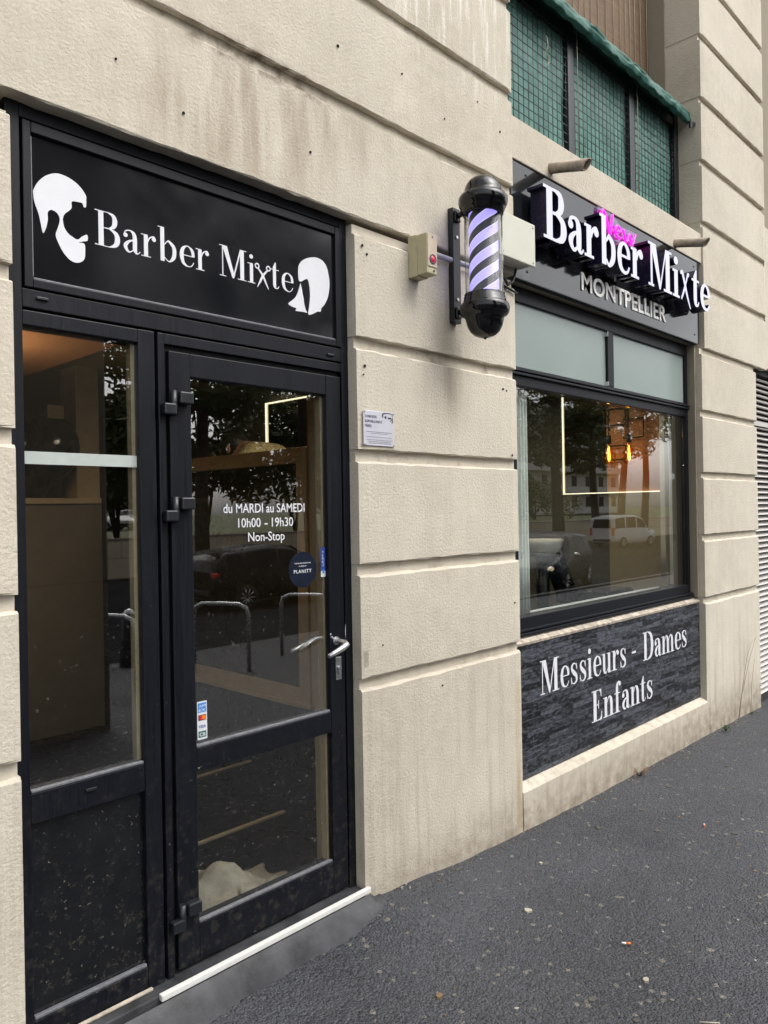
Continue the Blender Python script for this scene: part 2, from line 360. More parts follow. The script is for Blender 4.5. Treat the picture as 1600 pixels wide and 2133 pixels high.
    def sheet(s, nx, ny, fn, th=.004):
        """a thin solid sheet: grid, thickened"""
        P = [[Vector(fn(i/nx, j/ny)) for j in range(ny+1)] for i in range(nx+1)]
        def nrm(i, j):
            a = P[min(i+1, nx)][j]-P[max(i-1, 0)][j]; b = P[i][min(j+1, ny)]-P[i][max(j-1, 0)]
            return a.cross(b).normalized()
        A = [[s.b.verts.new(P[i][j]) for j in range(ny+1)] for i in range(nx+1)]
        B = [[s.b.verts.new(P[i][j]+nrm(i, j)*th) for j in range(ny+1)] for i in range(nx+1)]
        def q(*v):
            f = s._f(v)
            if f: f.smooth = True
        for i in range(nx):
            for j in range(ny): q(A[i][j], A[i+1][j], A[i+1][j+1], A[i][j+1]); q(B[i][j], B[i][j+1], B[i+1][j+1], B[i+1][j])
            q(A[i][0], B[i][0], B[i+1][0], A[i+1][0]); q(A[i][ny], A[i+1][ny], B[i+1][ny], B[i][ny])
        for j in range(ny): q(A[0][j], A[0][j+1], B[0][j+1], B[0][j]); q(A[nx][j], B[nx][j], B[nx][j+1], A[nx][j+1])
        return s
    def build(s, name, mats, parent=None, label=None, recalc=True):
        if recalc: bmesh.ops.recalc_face_normals(s.b, faces=s.b.faces)
        me = bpy.data.meshes.new(name); s.b.to_mesh(me); s.b.free()
        for m in (mats if isinstance(mats, (list, tuple)) else [mats]): me.materials.append(m)
        return link(name, me, parent, label)
OFF = {}
def link(name, me, parent=None, label=None):
    o = bpy.data.objects.new(name, me); COL.objects.link(o)
    if parent is not None:
        off = OFF.get(parent.name, Vector((0, 0, 0)))
        if off.length: me.transform(Matrix.Translation(-off))
        o.parent = parent; OFF[o.name] = off
    else: OFF[o.name] = Vector((0, 0, 0))
    if label: o['label'] = label
    return o
def tag(o, label, cat, group=None):
    o['label'] = label; o['category'] = cat
    if group: o['group'] = group
    return o
def thing(name, label, cat, loc=(0, 0, 0), group=None, local=False, rz=0.):
    """Empty at the thing's base. Parts are modelled in world coordinates unless local=True"""
    o = bpy.data.objects.new(name, None); COL.objects.link(o); o.location = loc; o.rotation_euler = (0, 0, rz); o.empty_display_size = .1
    OFF[o.name] = Vector((0, 0, 0)) if local else Vector(loc)
    return tag(o, label, cat, group)
def boxes(name, mat, parent, *B, bev=0.):
    """several plain members, each an object of its own"""
    for q in B: MB().box(*q[:6], q[6] if len(q) > 6 else bev).build(name, mat, parent)
def struct(o): o['kind'] = 'structure'; return o
def copy_tree(o, parent=None):
    c = o.copy(); COL.objects.link(c)
    if parent is not None: c.parent = parent
    for ch in list(o.children): copy_tree(ch, c)
    return c
def font_mesh(txt, x0, x1, z, h, y0, th, bold=.0, axis='XZ', spacing=1.):
    """built-in sans lettering fitted between x0 and x1, cap height h, on the plane y0 (front)"""
    cu = bpy.data.curves.new('text', 'FONT'); cu.body = txt; cu.extrude = th/2; cu.offset = bold; cu.resolution_u = 4; cu.space_character = spacing
    o = bpy.data.objects.new('text', cu); COL.objects.link(o); dg = bpy.context.evaluated_depsgraph_get(); dg.update()
    me = bpy.data.meshes.new_from_object(o.evaluated_get(dg)); bpy.data.objects.remove(o); bpy.data.curves.remove(cu)
    xs = [v.co.x for v in me.vertices]; a, b = min(xs), max(xs); kx = (x1-x0)/(b-a); kz = h/.729
    for v in me.vertices:
        X, Y, D = v.co; v.co = (x0+(X-a)*kx, y0+th/2-D, z+Y*kz)
    me.materials.clear(); return me
def cmesh(list_of_meshes):
    b = bmesh.new()
    for m in list_of_meshes: b.from_mesh(m)
    me = bpy.data.meshes.new('lettering'); b.to_mesh(me); b.free(); return me

# ------------------------------------------------------------------ high-contrast serif alphabet (strokes with changing width)
def crom(P, n=7):
    Q = []
    for i in range(len(P)-1):
        p0, p1, p2, p3 = P[max(i-1, 0)], P[i], P[i+1], P[min(i+2, len(P)-1)]
        for j in range(n):
            t = j/n
            Q.append(tuple(.5*((2*b)+(-a+c)*t+(2*a-5*b+4*c-d)*t*t+(-a+3*b-3*c+d)*t**3) for a, b, c, d in zip(p0, p1, p2, p3)))
    Q.append(P[-1]); return Q
def stroke(P):
    Q = crom(P); l, r = [], []
    for i, (x, y, w) in enumerate(Q):
        a, b = Q[max(i-1, 0)], Q[min(i+1, len(Q)-1)]; dx, dy = b[0]-a[0], b[1]-a[1]; d = math.hypot(dx, dy) or 1
        nx, ny = -dy/d*abs(w)/2, dx/d*abs(w)/2; l.append((x+nx, y+ny)); r.append((x-nx, y-ny))
    return l+r[::-1]
def rect(a, b, c, d): return [(a, b), (c, b), (c, d), (a, d)]
def disc(x, y, r, n=20): return [(x+r*math.cos(2*math.pi*i/n), y+r*math.sin(2*math.pi*i/n)) for i in range(n)]
XH = .66
def glyph(ch, W, h):
    s, R_ = stroke, rect
    foot = lambda a, b: R_(a, 0, b, h)
    if ch == 'B': return [R_(.10, 0, .10+W, 1), foot(0, .12+W), R_(0, 1-h, .12+W, 1),
        s([(.09+W, 1-h/2, h), (.38, 1-h/2, h*1.1), (.53, .92, W*.75), (.57, .76, W), (.52, .61, W*.75), (.38, .535, h*1.1), (.09+W, .53, h)]),
        s([(.09+W, .53, h), (.40, .53, h*1.1), (.59, .44, W*.8), (.64, .27, W*1.05), (.58, .10, W*.8), (.40, h/2, h*1.1), (.09+W, h/2, h)])], .74
    if ch == 'D': return [R_(.10, 0, .10+W, 1), foot(0, .12+W), R_(0, 1-h, .12+W, 1),
        s([(.09+W, 1-h/2, h), (.38, 1-h/2, h*1.2), (.60, .86, W*.8), (.69, .5, W*1.1), (.60, .14, W*.8), (.38, h/2, h*1.2), (.09+W, h/2, h)])], .82
    if ch == 'E': return [R_(.10, 0, .10+W, 1), foot(0, .58), R_(0, 1-h, .56, 1), R_(.10, .5, .40, .5+h),
        [(.40, 0), (.58, 0), (.60, .26), (.57, .26), (.53, .10)], [(.40, 1), (.56, 1), (.57, .76), (.54, .76), (.51, .90)], [(.38, .38), (.41, .38), (.41, .66), (.38, .66), (.36, .52)]], .66
    if ch == 'M': return [R_(.10, 0, .10+h*1.4, 1), foot(0, .24), R_(0, 1-h, .2, 1), [(.10, 1), (.10+W*1.25, 1), (.55, .10), (.50, 0), (.475, 0)],
        [(.48, 0), (.53, 0), (.82, 1), (.77, 1)], R_(.77, 0, .77+W, 1), R_(.76, 1-h, .87+W, 1), foot(.67, .87+W)], .90+W
    if ch == 'a': return [disc(.125, .49, W*.52), s([(.085, .49, h), (.12, .60, h*1.3), (.25, .645, h*1.2), (.36, .585, W*.8), (.40, .44, W), (.40, .14, W), (.43, .04, W*.65), (.49, .015, h), (.56, .09, h*.8)]),
        s([(.41, .395, h), (.24, .335, W*.5), (.12, .19, W*.9), (.17, .05, W*.6), (.26, .02, h*1.3), (.41, .15, h)])], .58
    if ch == 'r': return [R_(.08, 0, .08+W, XH), foot(0, .17+W), R_(0, XH-h, .08+W, XH), s([(.07+W, .42, h), (.13+W, .57, h*1.5), (.25+W, .645, h*1.5), (.31+W, .61, h)]), disc(.27+W, .565, W*.52)], .38+W
    if ch == 'b': return [R_(.08, 0, .08+W, 1.03), R_(0, 1.03-h, .08+W, 1.03), s([(.07+W, .50, h), (.18+W, .625, h*1.4), (.36, .63, W*.55), (.50, .50, W*.9), (.53, .33, W), (.49, .15, W*.9), (.35, .02, h*1.4), (.07+W, .13, h)])], .64
    if ch == 'e': return [R_(.12, .335, .50, .335+h), s([(.50, .34, W*.75), (.47, .53, W*.75), (.31, .645, h*1.2), (.16, .54, W*.8), (.115, .33, W), (.165, .11, W*.8), (.31, .017, h*1.4), (.44, .05, h*1.1), (.52, .17, h*.9)])], .58
    if ch == 'i': return [R_(.08, 0, .08+W, XH), foot(0, .16+W), R_(0, XH-h, .08+W, XH), disc(.08+W/2, .88, W*.58)], .19+W
    if ch == 't': return [[(.10, .12), (.10+W, .12), (.10+W, .90), (.10+W*.7, .90), (.10, .72)], s([(.10+W/2, .16, W), (.115+W/2, .06, W*.8), (.16+W/2, .02, h*1.6), (.24+W/2, .035, h), (.28+W/2, .12, h*.8)]), R_(0, XH-h, .22+W, XH)], .33+W/2
    if ch == 's': return [R_(.40, .44, .40+h, .64), R_(.06, .02, .06+h, .23), s([(.40, .47, h), (.36, .60, h*1.2), (.24, .645, h*1.3), (.13, .57, W*.6), (.13, .46, W*.8), (.25, .345, W), (.38, .24, W*.8), (.39, .10, W*.6), (.26, .017, h*1.3), (.13, .06, h*1.2), (.075, .20, h)])], .52
    if ch == 'u': return [R_(.08, .14, .08+W, XH), R_(0, XH-h, .08+W, XH), s([(.08+W/2, .18, W), (.11+W/2, .06, W*.75), (.20+W/2, .017, h*1.5), (.33, .05, h), (.43, .16, h)]), R_(.42, 0, .42+W, XH), R_(.34, XH-h, .42+W, XH), foot(.42, .50+W)], .53+W
    def arch(x): return [s([(x+W, .46, h), (x+.08+W, .60, h*1.4), (x+.22+W*.6, .645, h*1.7), (x+.33+W*.4, .57, W*.9), (x+.35+W/2, .42, W)]), R_(x+.35, 0, x+.35+W, .45), foot(x+.27, x+.43+W)]
    if ch == 'n': return [R_(.08, 0, .08+W, XH), foot(0, .16+W), R_(0, XH-h, .08+W, XH)]+arch(.08), .53+W
    if ch == 'm': return [R_(.08, 0, .08+W, XH), foot(0, .16+W), R_(0, XH-h, .08+W, XH)]+arch(.08)+arch(.43), .88+W
    if ch == 'f': return [R_(.10, 0, .10+W, .86), foot(0, .2+W), R_(0, XH-h, .22+W, XH), s([(.10+W/2, .80, W), (.12+W/2, .94, W*.8), (.22+W/2, 1.02, h*1.6), (.30+W/2, 1.0, h)]), disc(.28+W/2, .95, W*.5)], .36+W/2
    if ch == '-': return [R_(.06, .29, .30, .36)], .36
    if ch == 'x': return [], .56
    return [], .26
def serif_word(txt, x0, x1, z, H, W=.15, h=.035, bold_cap=1.15):
    """list of (char, polygons in XZ) fitted between x0 and x1"""
    out, x = [], 0
    for ch in txt:
        P, adv = glyph(ch, W*(bold_cap if ch.isupper() else 1), h); out.append((ch, x, P)); x += adv+(.015 if ch != ' ' else 0)
    a = min(p[0] for c, X, P in out for q in P for p in [(X+v[0],) for v in q]); b = max(X+v[0] for c, X, P in out for q in P for v in q)
    k = (x1-x0)/(b-a)
    return [(c, [[(x0+(X+u-a)*k, z+v*H) for u, v in q] for q in P], x0+(X-a)*k, k) for c, X, P in out]
def flat_word(mb, word, y, th=.0006):
    n = 0
    for c, P, X, k in word:
        for q in P: mb.prism(q, y-n*.00006, y+th); n = (n+1) % 9
    return mb
def scissors_polys(cx, z0, H, wx, t):
    """open scissors seen as an x: two blades and two ring handles"""
    P = []
    for sgn in (-1, 1):
        a = (cx-sgn*wx*.42, z0-.04*H); m = (cx+sgn*wx*.02, z0+.40*H); b = (cx+sgn*wx*.36, z0+.60*H)
        P.append(stroke([(a[0], a[1], t*.25), ((a[0]+m[0])/2, (a[1]+m[1])/2, t*.9), (m[0], m[1], t), (b[0], b[1], t*.6)]))
        c = (cx+sgn*wx*.42, z0+.67*H); r = .075*H; n = 16
        ring = [(c[0]+r*math.cos(2*math.pi*i/n), c[1]+r*math.sin(2*math.pi*i/n), t*.55) for i in range(n+1)]
        P.append(stroke(ring))
    return P

# ------------------------------------------------------------------ ground
def h0(x):
    pts = [(-3, .0), (1.0, -.02), (2.0, -.022), (2.16, .03), (2.45, .012), (2.75, -.02), (3.2, -.04), (3.85, -.064), (5.6, -.085), (6.95, -.112), (12, -.2), (40, -.6)]
    for (a, b), (c, d) in zip(pts, pts[1:]):
        if x <= c: return b+(d-b)*max(0, (x-a))/(c-a)
    return pts[-1][1]
def hg(x, y):
    d = max(0, -y); base = h0(x); far = -.02-.012*max(0, min(x, 12))
    w = max(0, 1-d/.5); w = w*w*(3-2*w)
    return base*w+min(far, .0)*(1-w)-.045*max(0, d-1.5)*(min(1, max(0, d-1.5)/2)) 
def ground():
    b = MB(); xs = [-40, -20, -10, -5, -2, -1, 0]+[.5+.08*i for i in range(85)]+[7.6, 8.5, 10, 13, 18, 26, 40, 70]
    ys = [.06, .0, -.03, -.06, -.09, -.12, -.16, -.2, -.26, -.33, -.42, -.55, -.7, -.9, -1.2, -1.6, -2.2, -3, -4, -5, -6, -7]
    V = [[b.b.verts.new((x, y, hg(x, y)+rnd.uniform(-.0025, .0025))) for y in ys] for x in xs]
    for i in range(len(xs)-1):
        for j in range(len(ys)-1): b._f([V[i][j], V[i][j+1], V[i+1][j+1], V[i+1][j]]).smooth = True
    struct(b.build('pavement', M['asphalt']))
    k = MB().box(-60, 130, -7.15, -7.0, -1.2, -.36, .02); struct(k.build('kerb', M['concrete']))
    r = MB().grid(8, 4, lambda u, v: (-300+700*u, -7.1-17.0*v, -.60-.15*v), False); struct(r.build('road', simple('road_asphalt', (.030, .031, .033), .95, 0, 0., .3, 3)))
    t = MB().grid(8, 8, lambda u, v: (-500+1200*u, -24.3-600*v, .55), False)
    struct(t.build('terrace', simple('dry_grass', (.09, .10, .045), .9, 0, .2, .3, 2)))
    g = MB().grid(4, 4, lambda u, v: (-500+1200*u, .4+500*v, -.9), False); struct(g.build('ground', M['asphalt']))
ground()

# ------------------------------------------------------------------ the building
BLD = thing('shop_building', 'cream rendered ground floor building with grooved block courses and black shopfront joinery', 'building', (3, .3, 0))
G = [.91, 1.365, 1.82, 2.27, 2.725, 3.19, 3.66, 4.11, 4.57, 5.03, 5.49, 5.95]
GH = .046
def course_block(b, x0, x1, z0, z1, depth=.26, y=0.):
    """one rusticated block: flat face, small top chamfer, rounded ends and slightly uneven arrises"""
    c = .007; nx = max(2, int((x1-x0)/.05)); rr = random.Random(int((x0*7+z0*131)*1000))
    j = lambda: rr.uniform(-.003, .003)
    rings = []
    for i in range(nx+1):
        x = x0+(x1-x0)*i/nx; e = 0
        if i == 0: x += 0
        prof = [(y+depth, z0), (y+c*.6, z0+j()), (y, z0+c*.7+j()), (y, z0+.05), (y, z1-.05), (y, z1-c*1.3+j()), (y+c*1.9, z1+j()), (y+depth, z1+.004)]
        if i in (0, nx): prof = [(max(p[0], y+c*.8) if k not in (0, 7) else p[0], p[1]) for k, p in enumerate(prof)]
        rings.append([b.b.verts.new((x+(c*.0), p[0], p[1])) for p in prof])
    # insert near-end rings so that the end rounding stays local
    for A, B in zip(rings, rings[1:]):
        for k in range(7):
            f = b._f([A[k], A[k+1], B[k+1], B[k]])
    b._f(rings[0][::-1]); b._f(rings[-1])
def courses(b, x0, x1, zs):
    for z0, z1 in zs: course_block(b, x0, x1, z0, z1)
PIER = [(-.4, G[0]-GH)]+[(G[i], G[i+1]-GH) for i in range(0, 4)]
def wall():
    up = [(2.742, G[5]-GH)]+[(G[i], G[i+1]-GH) for i in range(5, 11)]
    for x0, x1, zs in ((-1.2, .822, PIER), (2.130, 3.245, PIER[:5]), (5.63, 6.78, PIER), (-1.2, 3.245, up), (5.69, 7.06, [(G[4], G[5]-GH)]+up[1:])):
        for q in zs:
            b = MB(); course_block(b, x0, x1, *q); b.build('wall_course', M['render'], BLD)
    # the recessed bed behind the joints
    boxes('joint_bed', M['smooth'], BLD, (-1.2, .819, .025, .27, -.41, 2.69), (2.1335, 3.2415, .025, .27, -.41, 2.72), (5.6335, 6.776, .025, .27, -.41, 2.72), (-1.2, 3.2415, .025, .27, 2.75, 6), (5.6935, 7.056, .025, .27, 2.735, 6))
    d = MB()   # spandrel above the sign, plinth under the slate panel, wall core round the openings
    d.box(3.243, 5.692, .02, .27, 3.347, 3.562, .004)
    d.build('spandrel', M['render'], BLD)
    MB().box(3.243, 5.692, .062, .27, 2.7455, 3.3465).build('sign_recess', M['inrender'], BLD)
    e = MB().prismX([(.27, -.4), (0, -.4), (0, .148), (.012, .160), (.052, .178), (.27, .178)], 3.243, 5.632); e.build('plinth', M['smooth'], BLD)
    f = MB().prismX([(.27, .876), (.045, .872), (.042, .885), (.10, .908), (.27, .908)], 3.243, 5.632); f.build('window_sill', M['stone'], BLD)
    f = MB().box(3.243, 5.632, .066, .27, .18, .874); f.build('apron_wall', M['smooth'], BLD)
    # reveals of the upper balcony bay and rooms behind
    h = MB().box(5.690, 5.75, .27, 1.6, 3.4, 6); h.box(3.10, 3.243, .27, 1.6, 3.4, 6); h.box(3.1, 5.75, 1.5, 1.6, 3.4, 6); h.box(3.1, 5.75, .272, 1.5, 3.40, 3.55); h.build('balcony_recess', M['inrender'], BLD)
    # reveal returns beside the shop window (darker render)
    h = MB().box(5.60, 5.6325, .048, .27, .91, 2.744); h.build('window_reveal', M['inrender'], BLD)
    # small plugged holes on the render
    holes = [(.83, 3.06), (.832, 3.0), (1.13, 2.95), (1.36, 2.87), (2.165, 2.635), (2.19, 2.605), (2.168, 2.155), (2.16, 2.12), (2.245, 1.03), (3.12, 2.16), (3.15, 2.155), (3.19, 1.84), (3.19, 1.11), (2.70, 3.33), (2.42, 3.42), (3.02, 3.0), (2.05, 3.38), (3.13, 3.42), (2.62, .80), (1.9, 2.92), (3.1, 2.6), (2.95, 3.5)]
    first = None
    for x, z in holes:
        if first is None:
            k = MB().lathe([(.0085, -.0015), (.0085, -.004), (.006, -.0045), (.0055, -.001), (0, -.001)], (0, 0, 0), 14, 'Y')
            first = k.build('anchor_hole', M['dirtdark'], BLD); first.location = Vector((x, 0, z))-OFF[BLD.name]; first.data.transform(Matrix.Translation(OFF[BLD.name])); 
        else:
            o = first.copy(); COL.objects.link(o); o.location = Vector((x, 0, z))-OFF[BLD.name]; s_ = rnd.uniform(.4, .75); o.scale = (s_, 1, s_)
wall()

def door():
    x0, x1, Y = .826, 2.1315, .055
    fr, gk = MB(), MB()
    T = .03
    # ---- fixed frame
    fr.box(x0, .866, Y, .13, .02, 2.752, .003); fr.box(2.094, x1, Y, .13, .05, 2.752, .003)           # jambs
    fr.box(.8665, 2.0935, Y+.001, .13, 2.704, 2.752, .003)                                                  # head
    fr.box(.8665, 2.0935, Y+.001, .13, 2.168, 2.222, .003)                                                  # transom rail
    fr.box(.8665, 1.2185, Y+.0015, .13, 2.118, 2.161, .003)                                                # side light head
    fr.box(1.2175, 1.2755, Y+.001, .13, .03, 2.162, .003)                                                  # side light stile
    fr.box(1.2865, 1.3105, Y+.001, .13, .06, 2.162, .003)                                                   # door jamb beside it
    fr.box(1.311, 2.0935, Y+.002, .13, 2.128, 2.162, .002)
    fr.box(.8665, 1.217, Y+.0015, .13, .03, .15, .003)                                                     # side light foot
    fr.box(.8665, 1.217, Y+.0015, .13, .705, .792, .003)                                                   # side light mid rail
    fr.box(.838, 2.12, .10, .14, .03, 2.75)if False else None
    F = fr.build('entrance_door', M['frame'], BLD, 'black aluminium entrance door with narrow side light and lettered transom')
    gk.b.free()
    boxes('shadow_gap', M['gasket'], F, (1.276, 1.286, Y+.022, .13, .03, 2.161), (.83, 2.12, Y+.02, .13, 2.1615, 2.1675), (1.3107, 1.325, Y+.02, .13, .07, 2.108), (2.086, 2.0938, Y+.02, .13, .07, 2.108), (1.312, 2.09, Y+.02, .13, 2.109, 2.1275))
    # ---- transom sash and its painted panel
    t = MB(); a, b, c, d = .872, 2.098-.006, 2.226, 2.700
    t.box(a, a+.024, Y-.004, .09, c, d, .003); t.box(b-.024, b, Y-.004, .09, c, d, .003); t.box(a+.0245, b-.0245, Y-.0035, .09, d-.032, d, .003); t.box(a+.0245, b-.0245, Y-.0035, .09, c, c+.026, .003)
    t.build('transom_sash', M['frame'], F)
    MB().box(.8965, 2.0675, .064, .08, 2.2525, 2.6675).build('transom_panel', M['gloss'], F)
    boxes('glazing_bead', M['bead'], F, (.899, 2.065, .056, .0635, 2.2525, 2.2575, .001), (.8967, .9005, .058, .0635, 2.26, 2.66, .001))
    man = [(.904,2.507),(.916,2.533),(.939,2.56),(.969,2.577),(.999,2.578),(1.027,2.569),(1.047,2.555),(1.06,2.538),(1.061,2.525),(1.06,2.504),(1.053,2.501),(1.049,2.511),(1.04,2.512),(1.017,2.508),(1.016,2.49),(1.008,2.478),(.999,2.47),(.991,2.458),(.989,2.444),(.993,2.425),(1.003,2.411),(1.017,2.403),(1.033,2.399),(1.046,2.411),(1.062,2.42),(1.063,2.403),(1.048,2.397),(1.036,2.39),(1.053,2.391),(1.055,2.366),(1.051,2.343),(1.036,2.331),(1.019,2.329),(1.002,2.337),(.985,2.356),(.971,2.383),(.967,2.398),(.973,2.417),(.98,2.442),(.976,2.457),(.967,2.465),(.954,2.466),(.945,2.456),(.945,2.436),(.94,2.412),(.933,2.395),(.929,2.396),(.924,2.421),(.918,2.448),(.907,2.478)]
    w1 = [(1.885,2.481),(1.888,2.507),(1.903,2.529),(1.932,2.547),(1.973,2.559),(2.008,2.555),(2.031,2.534),(2.042,2.496),(2.044,2.46),(2.035,2.418),(2.016,2.384),(2.0,2.368),(1.995,2.353),(1.98,2.351),(1.956,2.338),(1.933,2.332),(1.937,2.361),(1.943,2.405),(1.939,2.448),(1.93,2.466),(1.913,2.459),(1.898,2.45),(1.887,2.455)]
    w2 = [(1.896,2.444),(1.902,2.424),(1.906,2.403),(1.91,2.39),(1.912,2.373),(1.919,2.349),(1.927,2.337),(1.91,2.337),(1.882,2.335),(1.869,2.335),(1.874,2.345),(1.855,2.347),(1.835,2.355),(1.855,2.372),(1.872,2.388),(1.884,2.411)]
    sm = lambda P: [q[:2] for q in crom([(*p, 0) for p in P]+[(*P[0], 0)], 3)][:-1]
    MB().prism(sm(man), .0628, .0639).build('bearded_head_emblem', M['vinyl'], F)
    MB().prism(sm(w1), .0628, .0639).prism(sm(w2), .0628, .0639).build('bob_hair_emblem', M['vinyl'], F)
    mb = MB(); wd = serif_word('Barber', 1.087, 1.491, 2.399, .107, .125, .026); flat_word(mb, wd, .0632, .0007); mb.build('transom_lettering', M['vinyl'], F); mb = MB()
    wd = serif_word('Mixte', 1.533, 1.861, 2.399, .107, .125, .026); flat_word(mb, wd, .0632, .0007)
    for c, P, X, kk in wd:
        if c == 'x':
            for i, q in enumerate(scissors_polys(1.719, 2.394, .107, .060, .0085)): mb.prism(q, .0631-i*.00007, .0639)
    mb.build('transom_lettering', M['vinyl'], F)
    # ---- side light: pane, frosted band, dark infill, beads
    MB().box(.867, 1.217, .075, .081, .7925, 2.1175).build('side_pane', M['glass'], F)
    MB().box(.8672, 1.2168, .0738, .0748, 1.726, 1.7625).build('frosted_band', M['froststrip'], F)
    MB().box(.867, 1.217, .076, .09, .151, .7045).build('infill_panel', M['darkpanel'], F)
    boxes('glazing_bead', M['bead'], F, (.869, 1.215, .058, .0745, .7925, .801, .002), (.869, 1.215, .059, .0745, .1505, .160, .002))
    MB().box(1.205, 1.217, .082, .11, .80, 2.117).build('inner_bead', M['wood'], F)
    # ---- hinged leaf
    lf = MB(); l0, l1 = 1.3255, 2.0855
    lf.box(l0, 1.405, Y, .12, .09, 2.108, .003); lf.box(2.009, l1, Y, .12, .09, 2.108, .003)
    lf.box(1.4055, 2.0085, Y+.0008, .12, 2.03, 2.108, .003); lf.box(1.4055, 2.0085, Y+.0008, .12, .716, .795, .003); lf.box(1.4055, 2.0085, Y+.0008, .12, .09, .212, .003)
    lf.build('door_leaf', M['frame'], F)
    MB().box(1.4055, 2.0085, .075, .081, .7955, 2.0295).build('door_pane', M['glass'], F)
    MB().box(1.4055, 2.0085, .075, .081, .2125, .7155).build('lower_pane', M['lowglass'], F)
    boxes('glazing_bead', M['bead'], F, (1.408, 2.006, .058, .0745, .7955, .805, .002), (1.408, 2.006, .058, .0745, .2125, .2215, .002))
    boxes('inner_bead', M['wood'], F, (1.9985, 2.0083, .082, .11, .215, .715), (1.9985, 2.0083, .082, .11, .80, 2.03))
    # hinges
    first = None
    for z in (1.937, 1.592, .268):
        h = MB(); h.box(1.347, 1.397, .022, Y-.0005, -.002, .038, .005); h.box(1.292, 1.336, .026, Y-.0005, -.040, -.003, .005); h.cyl((1.333, .040, -.042), (1.333, .040, .04), .011, seg=14)
        if first is None:
            first = h.build('hinge', M['blackmetal'], F); first.location = (0, 0, z); OFFF = OFF[F.name]
        else:
            h.b.free(); o = first.copy(); COL.objects.link(o); o.location = (0, 0, z)
    # lever handle, spindle, euro lock
    h = MB(); hz = 1.07
    h.tube([(2.038, Y, hz), (2.038, .03, hz), (2.040, .005, hz-.002), (2.036, -.008, hz-.008), (2.015, -.012, hz-.017), (1.98, -.010, hz-.030), (1.945, -.008, hz-.041)], [.011, .010, .011, .0125, .0125, .0105, .008], 12)
    h.cyl((2.038, Y-.0005, hz), (2.038, Y-.007, hz), .016, seg=18); h.build('door_handle', M['alu'], F)
    h = MB(); h.tube([(2.038, .121, hz), (2.038, .17, hz), (2.02, .178, hz-.006), (1.95, .178, hz-.03), (1.915, .178, hz-.038)], [.01, .011, .0115, .0095, .007], 12); h.build('door_handle', M['alu'], F, 'inside lever handle seen through the glass')
    h = MB(); h.box(2.034, 2.064, Y-.004, Y-.0003, .915, 1.005, .0015); h.build('lock_plate', M['steel'], F)
    h = MB(); h.cyl((2.049, Y-.012, .962), (2.049, Y-.0045, .962), .0085, seg=16); h.box(2.0455, 2.0525, Y-.011, Y-.0045, .935, .956, .001); h.build('lock_cylinder', M['steel'], F)
    # drain slot covers
    for x, z in ((.921, 2.199), (2.035, 2.189), (1.04, .760)):
        MB().box(x-.017, x+.017, Y-.006, Y+.0008, z-.0045, z+.0045, .002).build('drain_cover', M['blackmetal'], F)
    # chips of bare metal
    for x, z, a, b_ in ((1.992+.02, 1.098, .003, .004), (2.018, 1.087, .006, .002), (2.024, 1.082, .005, .002), (2.0905, 1.10, .0012, .03)): MB().prism([(x-a, z), (x, z-b_), (x+a, z+b_*.3), (x+a*.3, z+b_)], Y-.0011, Y-.0001).build('paint_chip', M['vinyl'], F)
    # ---- threshold
    s = MB(); s.box(.83, 2.128, .004, .30, -.2, .078, .004); s.build('threshold', M['concrete'], BLD)
    MB().box(1.222, 2.142, -.016, .0035, .066, .0865, .003).build('threshold_nosing', M['whitestrip'], BLD)
    MB().box(.866, 1.225, .040, .052, .0785, .088, .003).build('sealant_line', M['stone'], BLD)
    rp = MB(); edge = [(.4, -.10), (.8, -.105), (1.0, -.10), (1.16, -.085), (1.28, -.100), (1.40, -.098), (1.49, -.089), (1.62, -.082), (1.79, -.083), (1.90, -.090), (1.97, -.094), (2.08, -.09), (2.16, -.082), (2.205, -.052), (2.215, -.02)]
    ins = [(x if x < 2.13 else 2.136, -.0165 if x < 2.2 else -.010) for x, y in edge]
    def dense(L): return [tuple(a+(b_-a)*i/5 for a, b_ in zip(p, q)) for p, q in zip(L, L[1:]) for i in range(5)]+[L[-1]]
    edge, ins, rows = dense(edge), dense(ins), []
    for (x, y), (u, v) in zip(edge, ins):
        y += rnd.uniform(-.007, .007)+.010; x += rnd.uniform(-.006, .006)
        rows.append([rp.b.verts.new(p) for p in ((u, v, .064), (x*.4+u*.6, y*.4+v*.6, .040), (x*.75+u*.25, y*.75+v*.25, hg(x, y)+.014), (x, y, hg(x, y)-.01))])
    for A, B in zip(rows, rows[1:]):
        for i in range(3): rp._f([A[i], A[i+1], B[i+1], B[i]]).smooth = True
    rp.build('threshold_ramp', M['concrete'], BLD)
door()

